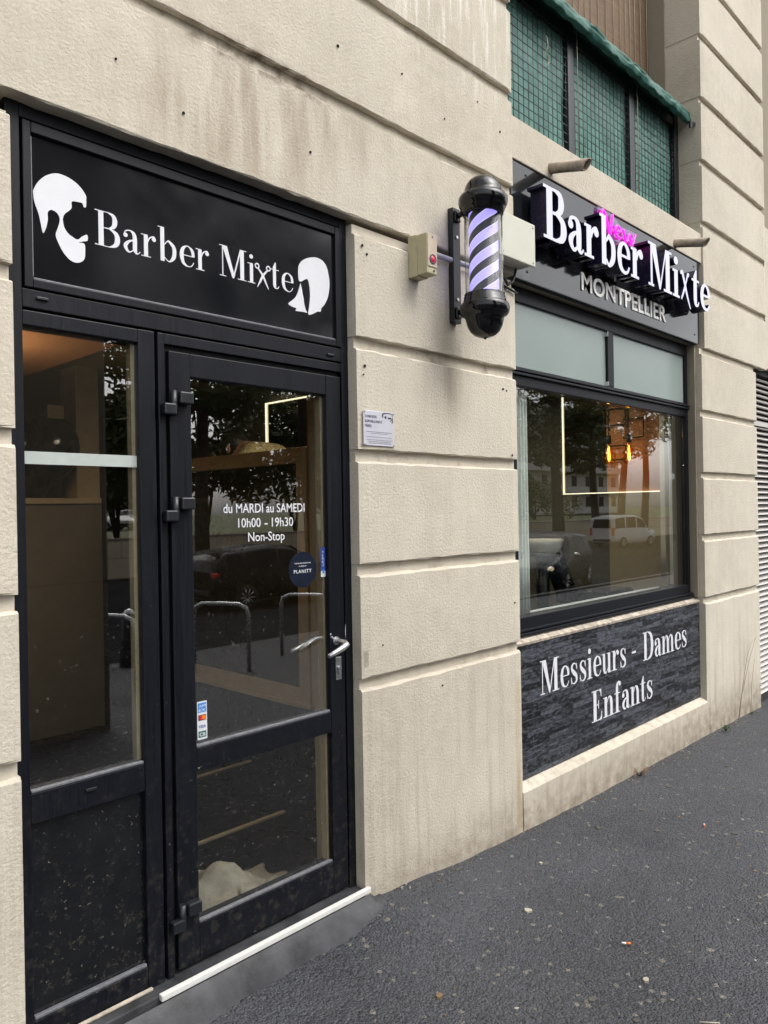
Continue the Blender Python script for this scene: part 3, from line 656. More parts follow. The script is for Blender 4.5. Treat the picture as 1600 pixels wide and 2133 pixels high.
def window():
    Y = .10; f = MB(); x0, x1 = 3.262, 5.5995
    f.box(x0, 3.385, Y, .18, .909, 2.742, .003); f.box(5.566, x1, Y, .18, .909, 2.742, .003)
    f.box(3.3855, 5.5655, Y+.001, .18, 2.664, 2.742, .003); f.box(3.3855, 5.5655, Y+.001, .18, .909, 1.002, .003); f.box(3.3855, 5.5655, Y+.001, .18, 2.222, 2.322, .003)
    f.box(4.395, 4.472, Y+.0005, .18, 2.3225, 2.6635, .003)
    for z in (2.296, 2.276): f.box(x0+.003, x1-.004, Y-.016, Y-.0005, z, z+.012, .002)
    f.box(x0+.003, x1-.004, Y-.022, Y-.0005, .93, .942, .002); f.box(x0+.003, x1-.004, Y-.03, Y-.0005, .909, .925, .002)
    W = f.build('shop_window', M['frame'], BLD, 'wide black framed shop window with two frosted top lights')
    MB().box(3.3855, 5.5655, .122, .130, 1.0025, 2.2215).build('window_pane', M['winglass'], W)
    for a, b in ((3.3855, 4.3945), (4.4725, 5.5655)): MB().box(a, b, .118, .128, 2.3225, 2.6635).build('frosted_pane', M['frost'], W)
    boxes('sash_stop', M['alu'], W, (4.389, 4.3945, Y-.003, Y+.02, 2.325, 2.35), (4.389, 4.3945, Y-.003, Y+.02, 2.63, 2.66))
    boxes('inner_ledge', M['tan'], W, (3.39, 5.56, .181, .32, .935, .962)); boxes('ledge_trim', M['vinyl'], W, (3.39, 5.56, .3205, .334, .930, .976))
window()

def balcony():
    f = MB(); Y = .175
    for x in (3.30, 4.135, 4.935, 5.655): f.box(x-.035, x+.035, Y, Y+.06, 3.563, 4.52, .003)
    for a, b in ((3.336, 4.099), (4.171, 4.899), (4.971, 5.619)): f.box(a, b, Y+.008, Y+.05, 4.385, 4.45, .003); f.box(a, b, Y+.008, Y+.05, 3.564, 3.59, .003)
    B = f.build('balcony_railing', M['blackmetal'], BLD, 'black framed balcony railing filled with wire mesh and green net')
    f = MB(); a, b = 3.336, 5.62; x = a
    while x < b: f.cyl((x, Y+.014, 3.565), (x, Y+.014, 4.40), .0024, seg=6); x += .0505
    z = 3.6
    while z < 4.39: f.cyl((a, Y+.009, z), (b, Y+.009, z), .0024, seg=6); z += .0505
    f.build('wire_mesh', M['blackmetal'], B)
    n = MB().sheet(60, 24, lambda u, v: (a+(b-a)*u, Y+.035+.006*math.sin(u*95)+.005*math.sin(u*31+v*9), 3.566+.85*v), .002); n.build('shade_net', M['green'], B)
    br = MB().box(5.60, 5.688, .04, .058, 4.34, 4.352, .002).box(5.62, 5.69, .044, .054, 4.29, 4.3395, .002)
    MB().prism([(5.60, 4.37), (5.70, 4.385), (5.70, 4.37), (5.65, 4.352), (5.61, 4.32), (5.60, 4.32)], .045, .06).build('fixing_bracket', M['blackmetal'], B); br.b.free()
    # tarpaulin draped along the top, bamboo screen behind it
    rr = random.Random(4); ph = [(rr.uniform(3, 30), rr.uniform(0, 6.3), rr.uniform(.3, 1)) for _ in range(9)]
    def wav(u, o=0.): return sum(a_*math.sin(f*u+p_+o) for f, p_, a_ in ph)/3.2
    def tp(u, v):
        x = 3.28+2.40*u; sag = wav(u); fold = wav(u*1.7, 1.5)
        # hem in front, rising over a loose fold to the ridge, then down behind the rail
        fold *= .6; sag *= .55
        K = [(.10, 4.385), (.075+.008*fold, 4.395), (.07+.014*sag, 4.425+.008*sag), (.085+.014*fold, 4.44-.014*sag), (.085+.012*sag, 4.465+.010*fold), (.115, 4.50+.006*fold), (.16, 4.515+.006*sag), (.22, 4.48), (.24, 4.42)]
        t = v*(len(K)-1); i = min(int(t), len(K)-2); f = t-i; q = crom([(*k_, 0) for k_ in K[max(0, i-1):i+3]], 4)
        y = K[i][0]*(1-f)+K[i+1][0]*f; z = K[i][1]*(1-f)+K[i+1][1]*f
        return (x, y+.006*math.sin(u*140+v*7)*v*(1-v)*2, z+.006*math.sin(u*90-v*12)*(1-v))
    MBt = MB().sheet(170, 32, tp, .003); tag(MBt.build('green_tarpaulin', M['tarp']), 'crumpled green tarpaulin rolled along the top rail of the meshed balcony', 'tarpaulin')
    s = thing('bamboo_screen', 'brown bamboo blind hanging above the green meshed balcony', 'blind', (4.5, .45, 4.3))
    MB().sheet(48, 10, lambda u, v: (3.26+2.42*u, .40+.012*math.sin(u*22), 4.25+1.75*v), .008).build('slat_sheet', M['bamboo'], s)
    for i in range(26):
        x = 3.30+.094*i
        MB().cyl((x, .384+.012*math.sin((x-3.26)/2.42*22), 4.26), (x+.003, .384+.012*math.sin((x-3.26)/2.42*22), 6.), .0028, seg=5).build('cord', M['paper'], s)
    cords = MB()
    for x in (4.172, 4.972): cords.tube([(x, Y-.014, 3.66), (x+.002, Y-.02, 4.1), (x, Y-.015, 4.46)], .0025, 6).build('tie_cord', M['paper'], B) if False else None
    for x in (4.176, 4.976): MB().tube([(x, Y-.014, 3.60), (x+.003, Y-.02, 4.1), (x, Y-.018, 4.48)], .0027, 6).build('tie_cord', M['paper'], B)
    for x, z in ((3.86, 4.16),): MB().tube([(x, Y-.004, z+.12), (x+.01, Y-.006, z+.07), (x-.012, Y-.006, z+.03), (x+.014, Y-.006, z), (x-.004, Y-.006, z-.05), (x+.02, Y-.006, z-.02)], .0035, 6).build('tie_cord', M['paper'], B, 'loose knot of pale cord on the mesh')
balcony()

def right_side():
    L = MB(); z = -.05
    while z < 2.68:
        L.prismX([(.085, z), (.060, z+.004), (.112, z+.040), (.118, z+.034)], 6.80, 7.9); z += .0465
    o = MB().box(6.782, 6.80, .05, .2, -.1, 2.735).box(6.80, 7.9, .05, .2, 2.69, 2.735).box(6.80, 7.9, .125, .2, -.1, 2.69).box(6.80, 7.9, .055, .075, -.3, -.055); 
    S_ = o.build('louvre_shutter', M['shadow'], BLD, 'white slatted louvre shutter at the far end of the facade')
    L.build('slats', M['louvre'], S_)
    for zz in (2.27, 1.35, .9): MB().box(6.80, 7.9, .057, .066, zz-.02, zz+.02).build('cross_bar', M['louvre'], S_) if zz == 2.27 else None
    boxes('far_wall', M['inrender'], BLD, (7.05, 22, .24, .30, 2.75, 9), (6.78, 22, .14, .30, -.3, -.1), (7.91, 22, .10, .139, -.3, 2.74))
    MB().box(7.062, 21.9, .012, .235, 2.745, 3.97, .004).build('far_spandrel', M['render'], BLD)
    # two clay spouts through the spandrel
    for x, z, z2 in ((3.63, 3.405, 3.355), (5.23, 3.385, 3.338)):
        p = MB(); d = Vector((0, -.225, z2-z)); a = Vector((x, .03, z)); q = a+d; r = .028
        p.tube([a, a+d*.5, q], r, 20)
        rem = [f for f in p.b.faces if len(f.verts) > 4 and f.calc_center_median().y < -.15]
        bmesh.ops.delete(p.b, geom=rem, context='FACES_ONLY')
        # angled mouth and a dark bore
        for v in p.b.verts:
            if v.co.y < -.17: v.co.y += (v.co.z-q.z)*-.55
        n0 = len(p.b.verts)
        bmesh.ops.recalc_face_normals(p.b, faces=p.b.faces); bmesh.ops.solidify(p.b, geom=list(p.b.faces), thickness=.006)
        p.build('drain_spout', M['terracotta'], BLD, 'stubby clay drain spout sticking out above the shop sign')
    MB().box(5.69, 5.70, -.02, -.002, 3.36, 3.37).b.free()
right_side()

# ------------------------------------------------------------------ lit shop sign
def sign():
    s = thing('shop_sign', 'black shop sign board with lit white letters reading Barber Mixte Montpellier', 'sign', (4.48, .04, 2.745))
    MB().box(3.262, 5.660, .030, .055, 2.752, 3.345, .002).build('sign_board', M['gloss2'], s)
    MB().box(3.262, 5.64, .026, .06, 2.7465, 2.7515).build('board_edge', M['blackmetal'], s)
    y0, y1 = -.090, .004
    def put(word, W, h):
        for c, P, X, k in word:
            if not P: continue
            b = MB()
            for i, q in enumerate(P): b.prism(q, y0-i*.00015, y1+i*.0002, 0, 1)
            cx = sum(p[0] for p in P[0])/len(P[0]); cz = sum(p[1] for p in P[0])/len(P[0])
            b.build('sign_letter', [M['letter'], M['lettersite']], s)
            st = MB().cyl((cx, y1-.001, cz), (cx, .0295, cz), .006, seg=8); st.build('stand_off', M['blackmetal'], s)
    put(serif_word('Barber', 3.371, 4.491, 2.945, .270, .168, .058, 1.1), .165, .05)
    put(serif_word('Mixte', 4.565, 5.552, 2.945, .270, .168, .058, 1.1), .165, .05)
    b = MB()
    for i, q in enumerate([stroke([(5.045, 3.118, .018), (5.075, 3.128, .03), (5.10, 3.09, .030), (5.15, 2.99, .026), (5.205, 2.905, .012)]),
                           stroke([(5.185, 3.125, .03), (5.165, 3.128, .022), (5.14, 3.08, .018), (5.10, 3.01, .022), (5.058, 2.948, .016)])]): b.prism(q, y0-i*.0002, y1+i*.0003, 0, 1)
    b.build('scissors_letter', [M['letter'], M['lettersite']], s)
    me = font_mesh('MONTPELLIER', 3.951, 5.076, 2.815, .107, .0240, .0055, .012)
    me.materials.append(M['signgrey']); link('city_lettering', me, s)
    for x, z in ((3.40, 3.30), (4.45, 3.30), (5.57, 3.30), (3.40, 2.80), (5.57, 2.81), (3.75, 3.29), (4.05, 3.24)):
        MB().lathe([(0, -.004), (.006, -.003), (.008, 0)], (x, .0295, z), 12, 'Y').build('board_screw', M['blackmetal'], s)
    # neon word
    n = thing('neon_sign', 'small pink neon word New on a clear backing above the lit letters', 'neon sign', (4.25, .02, 3.12))
    def P(u, v): return (4.13+.47*u, .006, 3.195+.135*v)
    lets = [[(.02, .0), (.05, .55), (.09, .95), (.15, .85), (.22, .45), (.29, .05), (.32, .45), (.36, .98)],
            [(.40, .32), (.52, .36), (.56, .50), (.50, .60), (.43, .50), (.42, .25), (.49, .10), (.58, .14)],
            [(.64, .58), (.68, .30), (.72, .08), (.77, .30), (.81, .50), (.85, .28), (.89, .08), (.94, .35), (.99, .62)]]
    for L in lets:
        q = crom([(*p, 0) for p in L], 5); pts = [P(u, v) for u, v, _ in q]
        MB().tube(pts, .0075, 8).build('neon_tube', M['neon'], n)
    bp = [P(-.03, -.08), P(1.03, -.05), P(1.03, .78), P(.62, .74), P(.40, 1.08), P(.02, 1.08)]
    MB().prism([(p[0], p[2]) for p in bp], .017, .021).build('backing_plate', M['neonback'], n)
    for u, v in ((.05, .0), (.95, .0), (.1, 1.0)):
        x, y, z = P(u, v); MB().cyl((x, .0215, z), (x, .0295, z), .005, seg=8).build('stand_off', M['steel'], n)
sign()

# ------------------------------------------------------------------ barber pole
def pole():
    cx, cy = 2.738, -.178
    p = thing('barber_pole', 'lit barber pole with violet and black spiral stripes on a black wall bracket', 'barber pole', (cx, 0, 2.33))
    b = MB(); b.box(2.712, 2.764, -.022, -.001, 2.415, 2.93, .002); b.box(2.712, 2.764, -.030, -.0225, 2.415, 2.93, .002) 
    b.build('wall_bracket', M['blackmetal'], p)
    for z in (2.895, 2.462):
        a = MB().tube([(cx, -.030, z), (cx, -.055, z), (cx, -.082, z+(.012 if z > 2.6 else 0))], [.014, .012, .020], 12); a.box(cx-.018, cx+.018, -.042, -.0305, z-.028, z+.022, .004); a.build('bracket_arm', M['blackgloss'], p)
    for z in (2.80, 2.52): MB().cyl((cx, -.0345, z), (cx, -.0302, z), .007, seg=12).build('bracket_screw', M['alu'], p)
    rg = .084
    top = [(rg-.004, 2.858), (rg+.004, 2.858), (rg+.006, 2.872), (rg+.010, 2.876), (rg+.010, 2.884), (rg+.014, 2.888), (.104, 2.900), (.108, 2.914), (.107, 2.930), (.099, 2.942), (.088, 2.946), (.084, 2.950), (.082, 2.962), (.076, 2.984), (.064, 3.003), (.046, 3.017), (.024, 3.0245), (.001, 3.027)]
    MB().lathe(top, (cx, cy, 0), 48).build('top_cap', M['blackgloss'], p)
    bot = [(rg-.004, 2.512), (rg+.004, 2.512), (rg+.004, 2.500), (rg+.007, 2.498), (rg+.007, 2.488), (rg+.010, 2.486), (rg+.010, 2.477), (.100, 2.472), (.107, 2.462), (.109, 2.448), (.107, 2.432), (.099, 2.420), (.088, 2.414), (.084, 2.408), (.082, 2.396), (.076, 2.372), (.064, 2.350), (.046, 2.334), (.024, 2.325), (.008, 2.323), (.006, 2.318), (.001, 2.316)]
    MB().lathe(bot, (cx, cy, 0), 48).build('bottom_cap', M['blackgloss'], p)
    MB().lathe([(rg, 2.500), (rg, 2.865), (rg-.003, 2.865), (rg-.003, 2.500), (rg, 2.500)], (cx, cy, 0), 48).build('clear_tube', M['poleglass'], p)
    st = MB().lathe([(.0635, -.18), (.0635, .18)], (0, 0, 0), 64).build('striped_cylinder', M['stripes'], p); st.data.transform(Matrix.Translation((cx, 0, 2.33))); st.location = (0, cy, 2.683-2.33)
    MB().lathe([(.001, 2.503), (.0635, 2.503), (.0635, 2.505), (.001, 2.505)], (cx, cy, 0), 32).build('end_disc', M['blackgloss'], p)
pole()

def small_fixtures():
    a = thing('alarm_box', 'small cream wall box with a red round light left of the barber pole', 'alarm box', (2.52, 0, 2.57))
    MB().box(2.440, 2.508, -.050, .0, 2.560, 2.735, .003).build('back_box', M['cream'], a); MB().box(2.441, 2.507, -.104, -.0505, 2.563, 2.732, .004).build('casing', M['cream'], a)
    MB().box(2.444, 2.504, -.1075, -.1045, 2.592, 2.728, .0015).build('cover', simple('pinkish_cover', (.50, .41, .31), .5), a)
    MB().lathe([(.016, -.1085), (.0145, -.111), (.001, -.112)], (2.475, 0, 2.624), 24, 'Y').build('red_light', M['red'], a)
    MB().lathe([(.021, -.1075), (.021, -.1100), (.0165, -.1108), (.0165, -.1075)], (2.475, 0, 2.624), 24, 'Y').build('light_rim', M['ink'], a)
    for x, z in ((2.475, 2.716), (2.485, 2.578)): MB().cyl((x, -.1085, z), (x, -.1035, z), .004, seg=10).build('cover_screw', M['ink'], a)
    j = thing('junction_box', 'large pale cream electrical box behind the barber pole at the sign corner', 'junction box', (3.12, 0, 2.76))
    MB().box(2.985, 3.270, -.085, .0, 2.772, 2.968, .005).build('box_body', M['cream2'], j)
    MB().box(2.978, 3.277, -.099, -.0855, 2.766, 2.974, .004).build('box_lid', M['cream2'], j)
    for x in (3.0, 3.256):
        for z in (2.785, 2.956): MB().lathe([(.001, -.1015), (.005, -.101), (.0055, -.0985)], (x, 0, z), 10, 'Y').build('lid_screw', M['greyplastic'], j)
    c = MB().tube([(2.506, -.016, 2.695), (2.7, -.016, 2.695), (3.0, -.016, 2.70), (3.06, -.016, 2.73), (3.08, -.02, 2.78)], .0125, 12)
    tag(c.build('conduit_pipe', M['greyplastic']), 'grey conduit pipe running behind the barber pole to the cream electrical box', 'conduit')
    d = MB().tube([(3.09, -.03, 2.77), (3.10, -.028, 2.70), (3.15, -.02, 2.672), (3.20, -.014, 2.70), (3.225, -.012, 2.74), (3.235, -.01, 2.77)], .007, 8)
    d.tube([(3.12, -.012, 2.665), (3.2, -.012, 2.655), (3.243, -.01, 2.65)], .006, 8)
    tag(d.build('loose_cable', M['blackmetal']), 'loose dark cable looping under the large cream electrical box', 'cable')
    # video surveillance plate
    s = thing('surveillance_plate', 'small grey plate reading zone sous surveillance video beside the door', 'sign', (2.24, 0, 1.838))
    MB().box(2.151, 2.330, -.0065, -.0025, 1.838, 1.979, .002).build('plate', M['plate'], s)
    ms = []
    for t, x1, z in (('ZONE SOUS', 2.226, 1.950), ('SURVEILLANCE', 2.256, 1.931), ('VIDEO', 2.196, 1.912)):
        W_ = font_mesh(t, 2.158, x1, z, .0105, -.0073, .0006, .014); ms.append(W_)
    me = cmesh(ms); me.materials.append(M['ink']); link('plate_lettering', me, s)
    b = MB()
    for x0, x1, z in ((2.165, 2.315, 1.893), (2.19, 2.29, 1.887), (2.165, 2.315, 1.873), (2.165, 2.318, 1.861), (2.175, 2.31, 1.854), (2.18, 2.31, 1.848)): b.box(x0, x1, -.0071, -.0066, z, z+.0012)
    b.build('small_print', M['ink'], s)
    b = MB(); y = -.0072
    for q in (stroke([(2.262, 1.955, .006), (2.262, 1.968, .007), (2.275, 1.973, .005), (2.31, 1.974, .003), (2.318, 1.966, .002), (2.318, 1.958, .002)]), disc(2.278, 1.957, .006), rect(2.292, 1.951, 2.312, 1.958), stroke([(2.31, 1.955, .004), (2.313, 1.948, .004), (2.306, 1.942, .003)]), rect(2.318, 1.938, 2.322, 1.958), rect(2.312, 1.936, 2.322, 1.939)): b.prism(q, y, -.0066); y -= .00005
    b.build('camera_symbol', M['ink'], s)
    for x in (2.157, 2.324):
        for z in (1.844, 1.973): MB().lathe([(.001, -.009), (.004, -.008), (.0042, -.006)], (x, 0, z), 10, 'Y').build('plate_screw', M['steel'], s)
    # slate print panel
    p = thing('slate_panel', 'dark slate print panel lettered Messieurs Dames Enfants below the window', 'panel', (4.47, .05, .18))
    MB().box(3.30, 5.625, .050, .058, .181, .871, .001).build('panel_board', M['slate'], p)
    for t, a, b_, z in (('Messieurs', 3.490, 4.462, .586), ('-', 4.545, 4.60, .600), ('Dames', 4.700, 5.385, .583), ('Enfants', 4.031, 4.828, .326)):
        b = MB(); flat_word(b, serif_word(t, a, b_, z, .180, .15, .030), .0488, .0006); b.build('panel_lettering', M['vinyl'], p)
    # door lettering and stickers
    o = thing('opening_hours', 'white opening hours lettering stuck on the glass of the door', 'lettering', (1.72, .075, 1.47))
    for t, a, b_, z, h in (('du MARDI au SAMEDI', 1.539, 1.906, 1.577, .034), ('10h00', 1.600, 1.698, 1.525, .034), ('-', 1.716, 1.730, 1.525, .034), ('19h30', 1.749, 1.849, 1.525, .034), ('Non-Stop', 1.642, 1.807, 1.474, .034)):
        me = font_mesh(t, a, b_, z, h, .0738, .0008, .006); me.materials.append(M['vinyl']); link('text_line', me, o)
    r = thing('booking_sticker', 'round navy booking sticker on the door glass near the handle', 'sticker', (1.892, .075, 1.285))
    MB().prism(disc(1.892, 1.357, .068, 48), .0736, .0746).build('sticker_disc', M['navy'], r)
    me = cmesh([font_mesh('PLANITY', 1.848, 1.935, 1.345, .0135, .0728, .0006, .01, spacing=1.25), font_mesh('la prise de rendez-vous', 1.853, 1.931, 1.380, .0062, .0728, .0006), font_mesh('en ligne sur', 1.873, 1.911, 1.369, .0062, .0728, .0006)]); me.materials.append(M['vinyl']); link('sticker_lettering', me, r)
    r = thing('pull_sticker', 'tall blue and white tirez sticker on the door glass above the handle', 'sticker', (2.0, .075, 1.32))
    MB().box(1.984, 2.007, .0736, .0746, 1.345, 1.437).build('blue_strip', M['mblue'], r); MB().box(1.984, 2.007, .0736, .0746, 1.322, 1.3448).build('white_strip', M['vinyl'], r); MB().box(1.9915, 2.0005, .0729, .0735, 1.336, 1.351).build('square_mark', M['blue'], r)
    ms = [font_mesh(ch, 1.991, 2.0 if ch != 'I' else 1.9935, 1.414-i*.0125, .009, .0728, .0006, .006) for i, ch in enumerate('TIREZ')]; me = cmesh(ms); me.materials.append(M['vinyl']); link('sticker_lettering', me, r)
    r = thing('card_sticker', 'white sticker of four payment card marks at the lower left of the door glass', 'sticker', (1.44, .075, .815))
    MB().box(1.4205, 1.4585, .0736, .0746, .815, .943).build('sticker_sheet', M['vinyl'], r)
    MB().box(1.4235, 1.4555, .0729, .0735, .906, .938).build('blue_mark', M['blue'], r)
    me = cmesh([font_mesh('AM', 1.4265, 1.4525, .923, .010, .0722, .0006, .0), font_mesh('EX', 1.4265, 1.4525, .909, .010, .0722, .0006, .0)]); me.materials.append(M['vinyl']); link('blue_mark_lettering', me, r)
    MB().box(1.4245, 1.4545, .0730, .0735, .879, .898).build('dark_mark', M['ink'], r); MB().prism(disc(1.4355, .8885, .0078), .0722, .0729).build('red_disc', M['redink'], r); MB().prism(disc(1.4455, .8885, .0078), .0720, .0728).build('orange_disc', M['orange'], r)
    me = font_mesh('VISA', 1.4255, 1.4535, .853, .0115, .0730, .0005, .012); me.materials.append(M['mblue']); link('blue_lettering', me, r)
    MB().box(1.4245, 1.4545, .0730, .0735, .822, .843).build('green_mark', M['greenink'], r)
    me = font_mesh('CB', 1.428, 1.451, .8265, .0115, .0723, .0006, .01); me.materials.append(M['vinyl']); link('green_mark_lettering', me, r)
    t = MB().box(2.1385, 2.163, -.0016, -.0008, .958, 1.022); tag(t.build('clear_tape', M['clear']), 'scrap of clear tape on the wall edge right of the door handle', 'tape')
small_fixtures()

# ------------------------------------------------------------------ inside the salon
def interior():
    boxes('interior_wall', M['dimwall'], BLD, (-1.3, 6.6, 6.0, 6.1, -.3, 3.2), (-1.3, -1.2, .27, 6.0, -.3, 3.2), (6.5, 6.6, .27, 6.0, -.3, 3.2), (3.95, 4.05, 1.95, 6.0, .1, 2.65))
    boxes('interior_wall', M['tan'], BLD, (-1.2, .82, .271, .30, -.3, 2.7), (2.135, 3.25, .271, .30, -.3, 2.7), (5.64, 6.5, .271, .30, -.3, 2.7), (-1.2, 6.5, .2715, .301, 2.752, 3.2))
    MB().box(-1.2, 2.89, .301, 6.0, -.3, .085).build('interior_floor', M['floor'], BLD)
    MB().box(2.895, 6.5, .301, 6.0, -.3, .45).build('raised_floor', M['floor'], BLD)
    MB().box(2.03, 6.5, .302, 6.0, 2.66, 2.75).build('interior_ceiling', M['tan'], BLD)
    MB().box(-1.2, 2.029, .302, 6.0, 2.50, 2.75).build('dropped_ceiling', M['orangewall'], BLD)
    for x1, y in ((2.40, .845), (2.755, 1.61)): MB().box(.9, x1, y-.012, y+.012, .0852, .095, .002).build('floor_strip', M['wood'], BLD)
    for i, (x, y, l) in enumerate(((1.15, 2.1, 'added round fill lamp hung lower than the others, left of the door'), (3.3, 1.25, 'added round fill lamp on the ceiling just inside the door'), (5.1, 4.4, 'added round fill lamp on the ceiling at the back of the salon'), (5.3, 1.3, 'added round fill lamp on the ceiling behind the shop window'))):  # unseen lamps added to brighten the dark salon
        z = 2.16 if x < 2 else 2.659
        flex = MB().cyl((x, y, z+.001), (x, y, 2.4995), .004, seg=6) if x < 2 else None
        t = thing('fill_lamp', l, 'lamp', (x, y, z), 'added fill lamps in the salon')
        MB().lathe([(.22, z), (.22, z-.05), (.205, z-.052), (.205, z)], (x, y, 0), 28).build('fill_ring', M['blackmetal'], t)
        MB().lathe([(.001, z-.046), (.204, z-.046), (.204, z-.040), (.001, z-.040)], (x, y, 0), 28).build('diffuser', M['fillface'], t)
        if flex: flex.build('flex', M['blackmetal'], t)
    # low partition by the door
    p = thing('glazed_partition', 'tall beige framed partition with dark glass inside the salon behind the door', 'partition', (2.9, 1.7, .45))
    MB().box(2.86, 2.93, 1.18, 1.27, .45, 1.95, .004).box(2.86, 2.93, 2.75, 2.83, .45, 1.95, .004).box(2.861, 2.929, 1.2705, 2.7495, 1.86, 1.95, .004).box(2.861, 2.929, 1.2705, 2.7495, .475, .555, .004).build('partition_frame', M['wood'], p)
    MB().box(2.888, 2.902, 1.2705, 2.7495, .5555, 1.8595).build('dark_glass', M['darkglass'], p)
    MB().box(2.84, 2.96, 1.15, 2.9, .4505, .4745, .003).build('base_trim', M['wood'], p)
    MB().box(2.875, 3.0, 1.05, 1.178, .4515, 2.56).build('interior_pillar', M['tan'], BLD)
    c = thing('brown_cabinet', 'tall brown cabinet standing behind the narrow side light', 'cabinet', (1.6, 3.3, .085))
    MB().box(.2, 2.56, 3.06, 3.6, .086, 1.66, .004).build('carcass', M['brown'], c); MB().box(.19, 2.55, 3.04, 3.61, 1.6605, 1.70, .003).build('cabinet_top', M['wood'], c)
    MB().box(2.47, 2.64, 3.25, 3.5, 1.703, 2.659).build('interior_pillar', M['wood'], BLD)
    f = MB(); rr = random.Random(3)
    for x, z, r in ((2.0, 2.02, .24), (2.28, 2.06, .21), (2.12, 1.86, .17), (1.75, 2.0, .24)): f.sphere((x, 3.25, z), r, (1, .5, 1.15), 3, .03, rr)
    tag(f.build('foil_balloon', M['foil']), 'bunch of shiny black foil balloons on top of the brown cabinet', 'balloons')
    tag(MB().box(2.18, 2.29, 3.04, 3.042, 2.24, 2.33).build('paper_card', M['paper']), 'small white paper card hanging before the black foil balloons', 'card')
    # LED outlined mirrors
    def led(X, y0, y1, z0, z1, lab):
        m = thing('led_mirror', lab, 'mirror', (X, (y0+y1)/2, z0), 'mirrors with light strips')
        MB().box(X, X+.02, max(y0, 1.052), y1, z0, z1).build('mirror_glass', M['darkmirror'], m)
        t = .009
        b = MB().box(X-.012, X-.0005, y0-t, y0, z0-t, z1+t).box(X-.012, X-.0005, y1, y1+t, z0-t, z1+t).box(X-.012, X-.0005, y0, y1, z1, z1+t).box(X-.012, X-.0005, y0, y1, z0-t, z0); b.build('light_strip', M['warmled'], m)
    M['darkmirror'] = simple('silvered_mirror', (.62, .58, .47), .02, 1., .5, .02)
    led(3.92, 2.0, 2.9, 1.75, 2.47, 'large mirror outlined by a warm light strip seen through the door')
    led(6.18, .42, 1.47, 1.705, 2.585, 'square mirror outlined by a warm light strip seen through the shop window')
    MB().box(6.185, 6.4, .42, 1.05, 1.70, 2.659).build('orange_wall', M['orangewall'], BLD)
    MB().box(6.205, 6.4, .45, 1.05, .451, 1.699).build('beige_wall', M['tan'], BLD)
    # wall ornament of thin black rods, pendants
    w = thing('wall_ornament', 'black geometric wire wall ornament on the orange wall', 'wall art', (6.15, .85, 2.0))
    for y0, y1, z0, z1 in ((.86, 1.06, 2.28, 2.42), (.70, .88, 2.16, 2.32), (.86, 1.04, 1.98, 2.10)):
        b = MB(); X = 6.155
        for p_, q in (((X, y0, z0), (X, y1, z0)), ((X, y0, z1), (X, y1, z1)), ((X, y0, z0), (X, y0, z1)), ((X, y1, z0), (X, y1, z1))): b.cyl(p_, q, .006, seg=6)
        b.build('wire_square', M['blackmetal'], w)
    for y, x in ((.945, 6.02), (.775, 6.04)):
        l = thing('pendant_lamp', 'hanging filament bulb nearer the curtain' if y < .9 else 'hanging filament bulb left of the other one, further from the curtain', 'lamp', (x, y, 2.56), 'filament pendant lamps in the window')
        z = 2.02; MB().cyl((x, y, z+.16), (x, y, 2.56), .004, seg=6).build('flex', M['blackmetal'], l)
        b = MB(); rr = random.Random(int(y*100))
        b.tube([(x+rr.uniform(-.012, .012), y+rr.uniform(-.012, .012), z+.2+.03*i) for i in range(10)], .009, 6); b.build('rope', M['hair'], l)
        MB().lathe([(.001, z+.165), (.020, z+.16), (.022, z+.09), (.001, z+.088)], (x, y, 0), 16).build('lamp_holder', M['blackmetal'], l)
        MB().lathe([(.018, z+.088), (.024, z+.06), (.052, z+.005), (.060, z-.035), (.045, z-.078), (.02, z-.095), (.001, z-.098)], (x, y, 0), 20).build('bulb', M['amberglass'], l)
        MB().lathe([(.001, z+.07), (.006, z+.05), (.010, z-.005), (.011, z-.035), (.006, z-.055), (.001, z-.057)], (x, y, 0), 12).build('filament', M['filament'], l)
    # curtains
    def curtain(x0, x1, y0, y1, amp, n, lab, loc):
        c = MB().sheet(90, 6, lambda u, v: (x0+(x1-x0)*u, y0+(y1-y0)*u+amp*math.sin(u*n*6.283)+.3*amp*math.sin(u*n*2.2*6.283+v), 1.0+1.54*v), .002)
        tag(c.build('curtain', M['curtain']), lab, 'curtain')
    curtain(3.47, 3.625, .165, .20, .012, 3, 'narrow strip of white curtain at the pier side of the shop window', 0)
    curtain(5.555, 5.99, .208, .48, .020, 5, 'white voile curtain with tall folds at the far side of the shop window', 0)
    # shampoo chair
    s = thing('shampoo_chair', 'white shampoo basin on a dark reclining chair behind the shop window', 'chair', (5.6, 1.4, .45))
    MB().lathe([(.02, .0), (.09, .01), (.14, .05), (.17, .11), (.18, .15), (.17, .155), (.15, .11), (.11, .06), (.02, .03)], (5.60, 1.35, 1.16), 28).build('basin', M['white'], s)
    MB().cyl((5.60, 1.35, .452), (5.60, 1.35, 1.17), .05, .06).build('pedestal', M['blackmetal'], s)
    MB().box(5.45, 5.95, .70, 1.15, .80, .92, .03).build('seat', M['blackgloss'], s); MB().tube([(5.7, 1.2, .9), (5.68, 1.27, 1.1), (5.66, 1.30, 1.24)], .09, 12).build('backrest', M['blackgloss'], s)
    MB().box(5.47, 5.93, .45, .69, .66, .72, .02).build('footrest', M['brown'], s); MB().cyl((5.7, .95, .452), (5.7, .95, .80), .05).build('chair_post', M['steel'], s)
    # rag behind the door glass
    rr = random.Random(5)
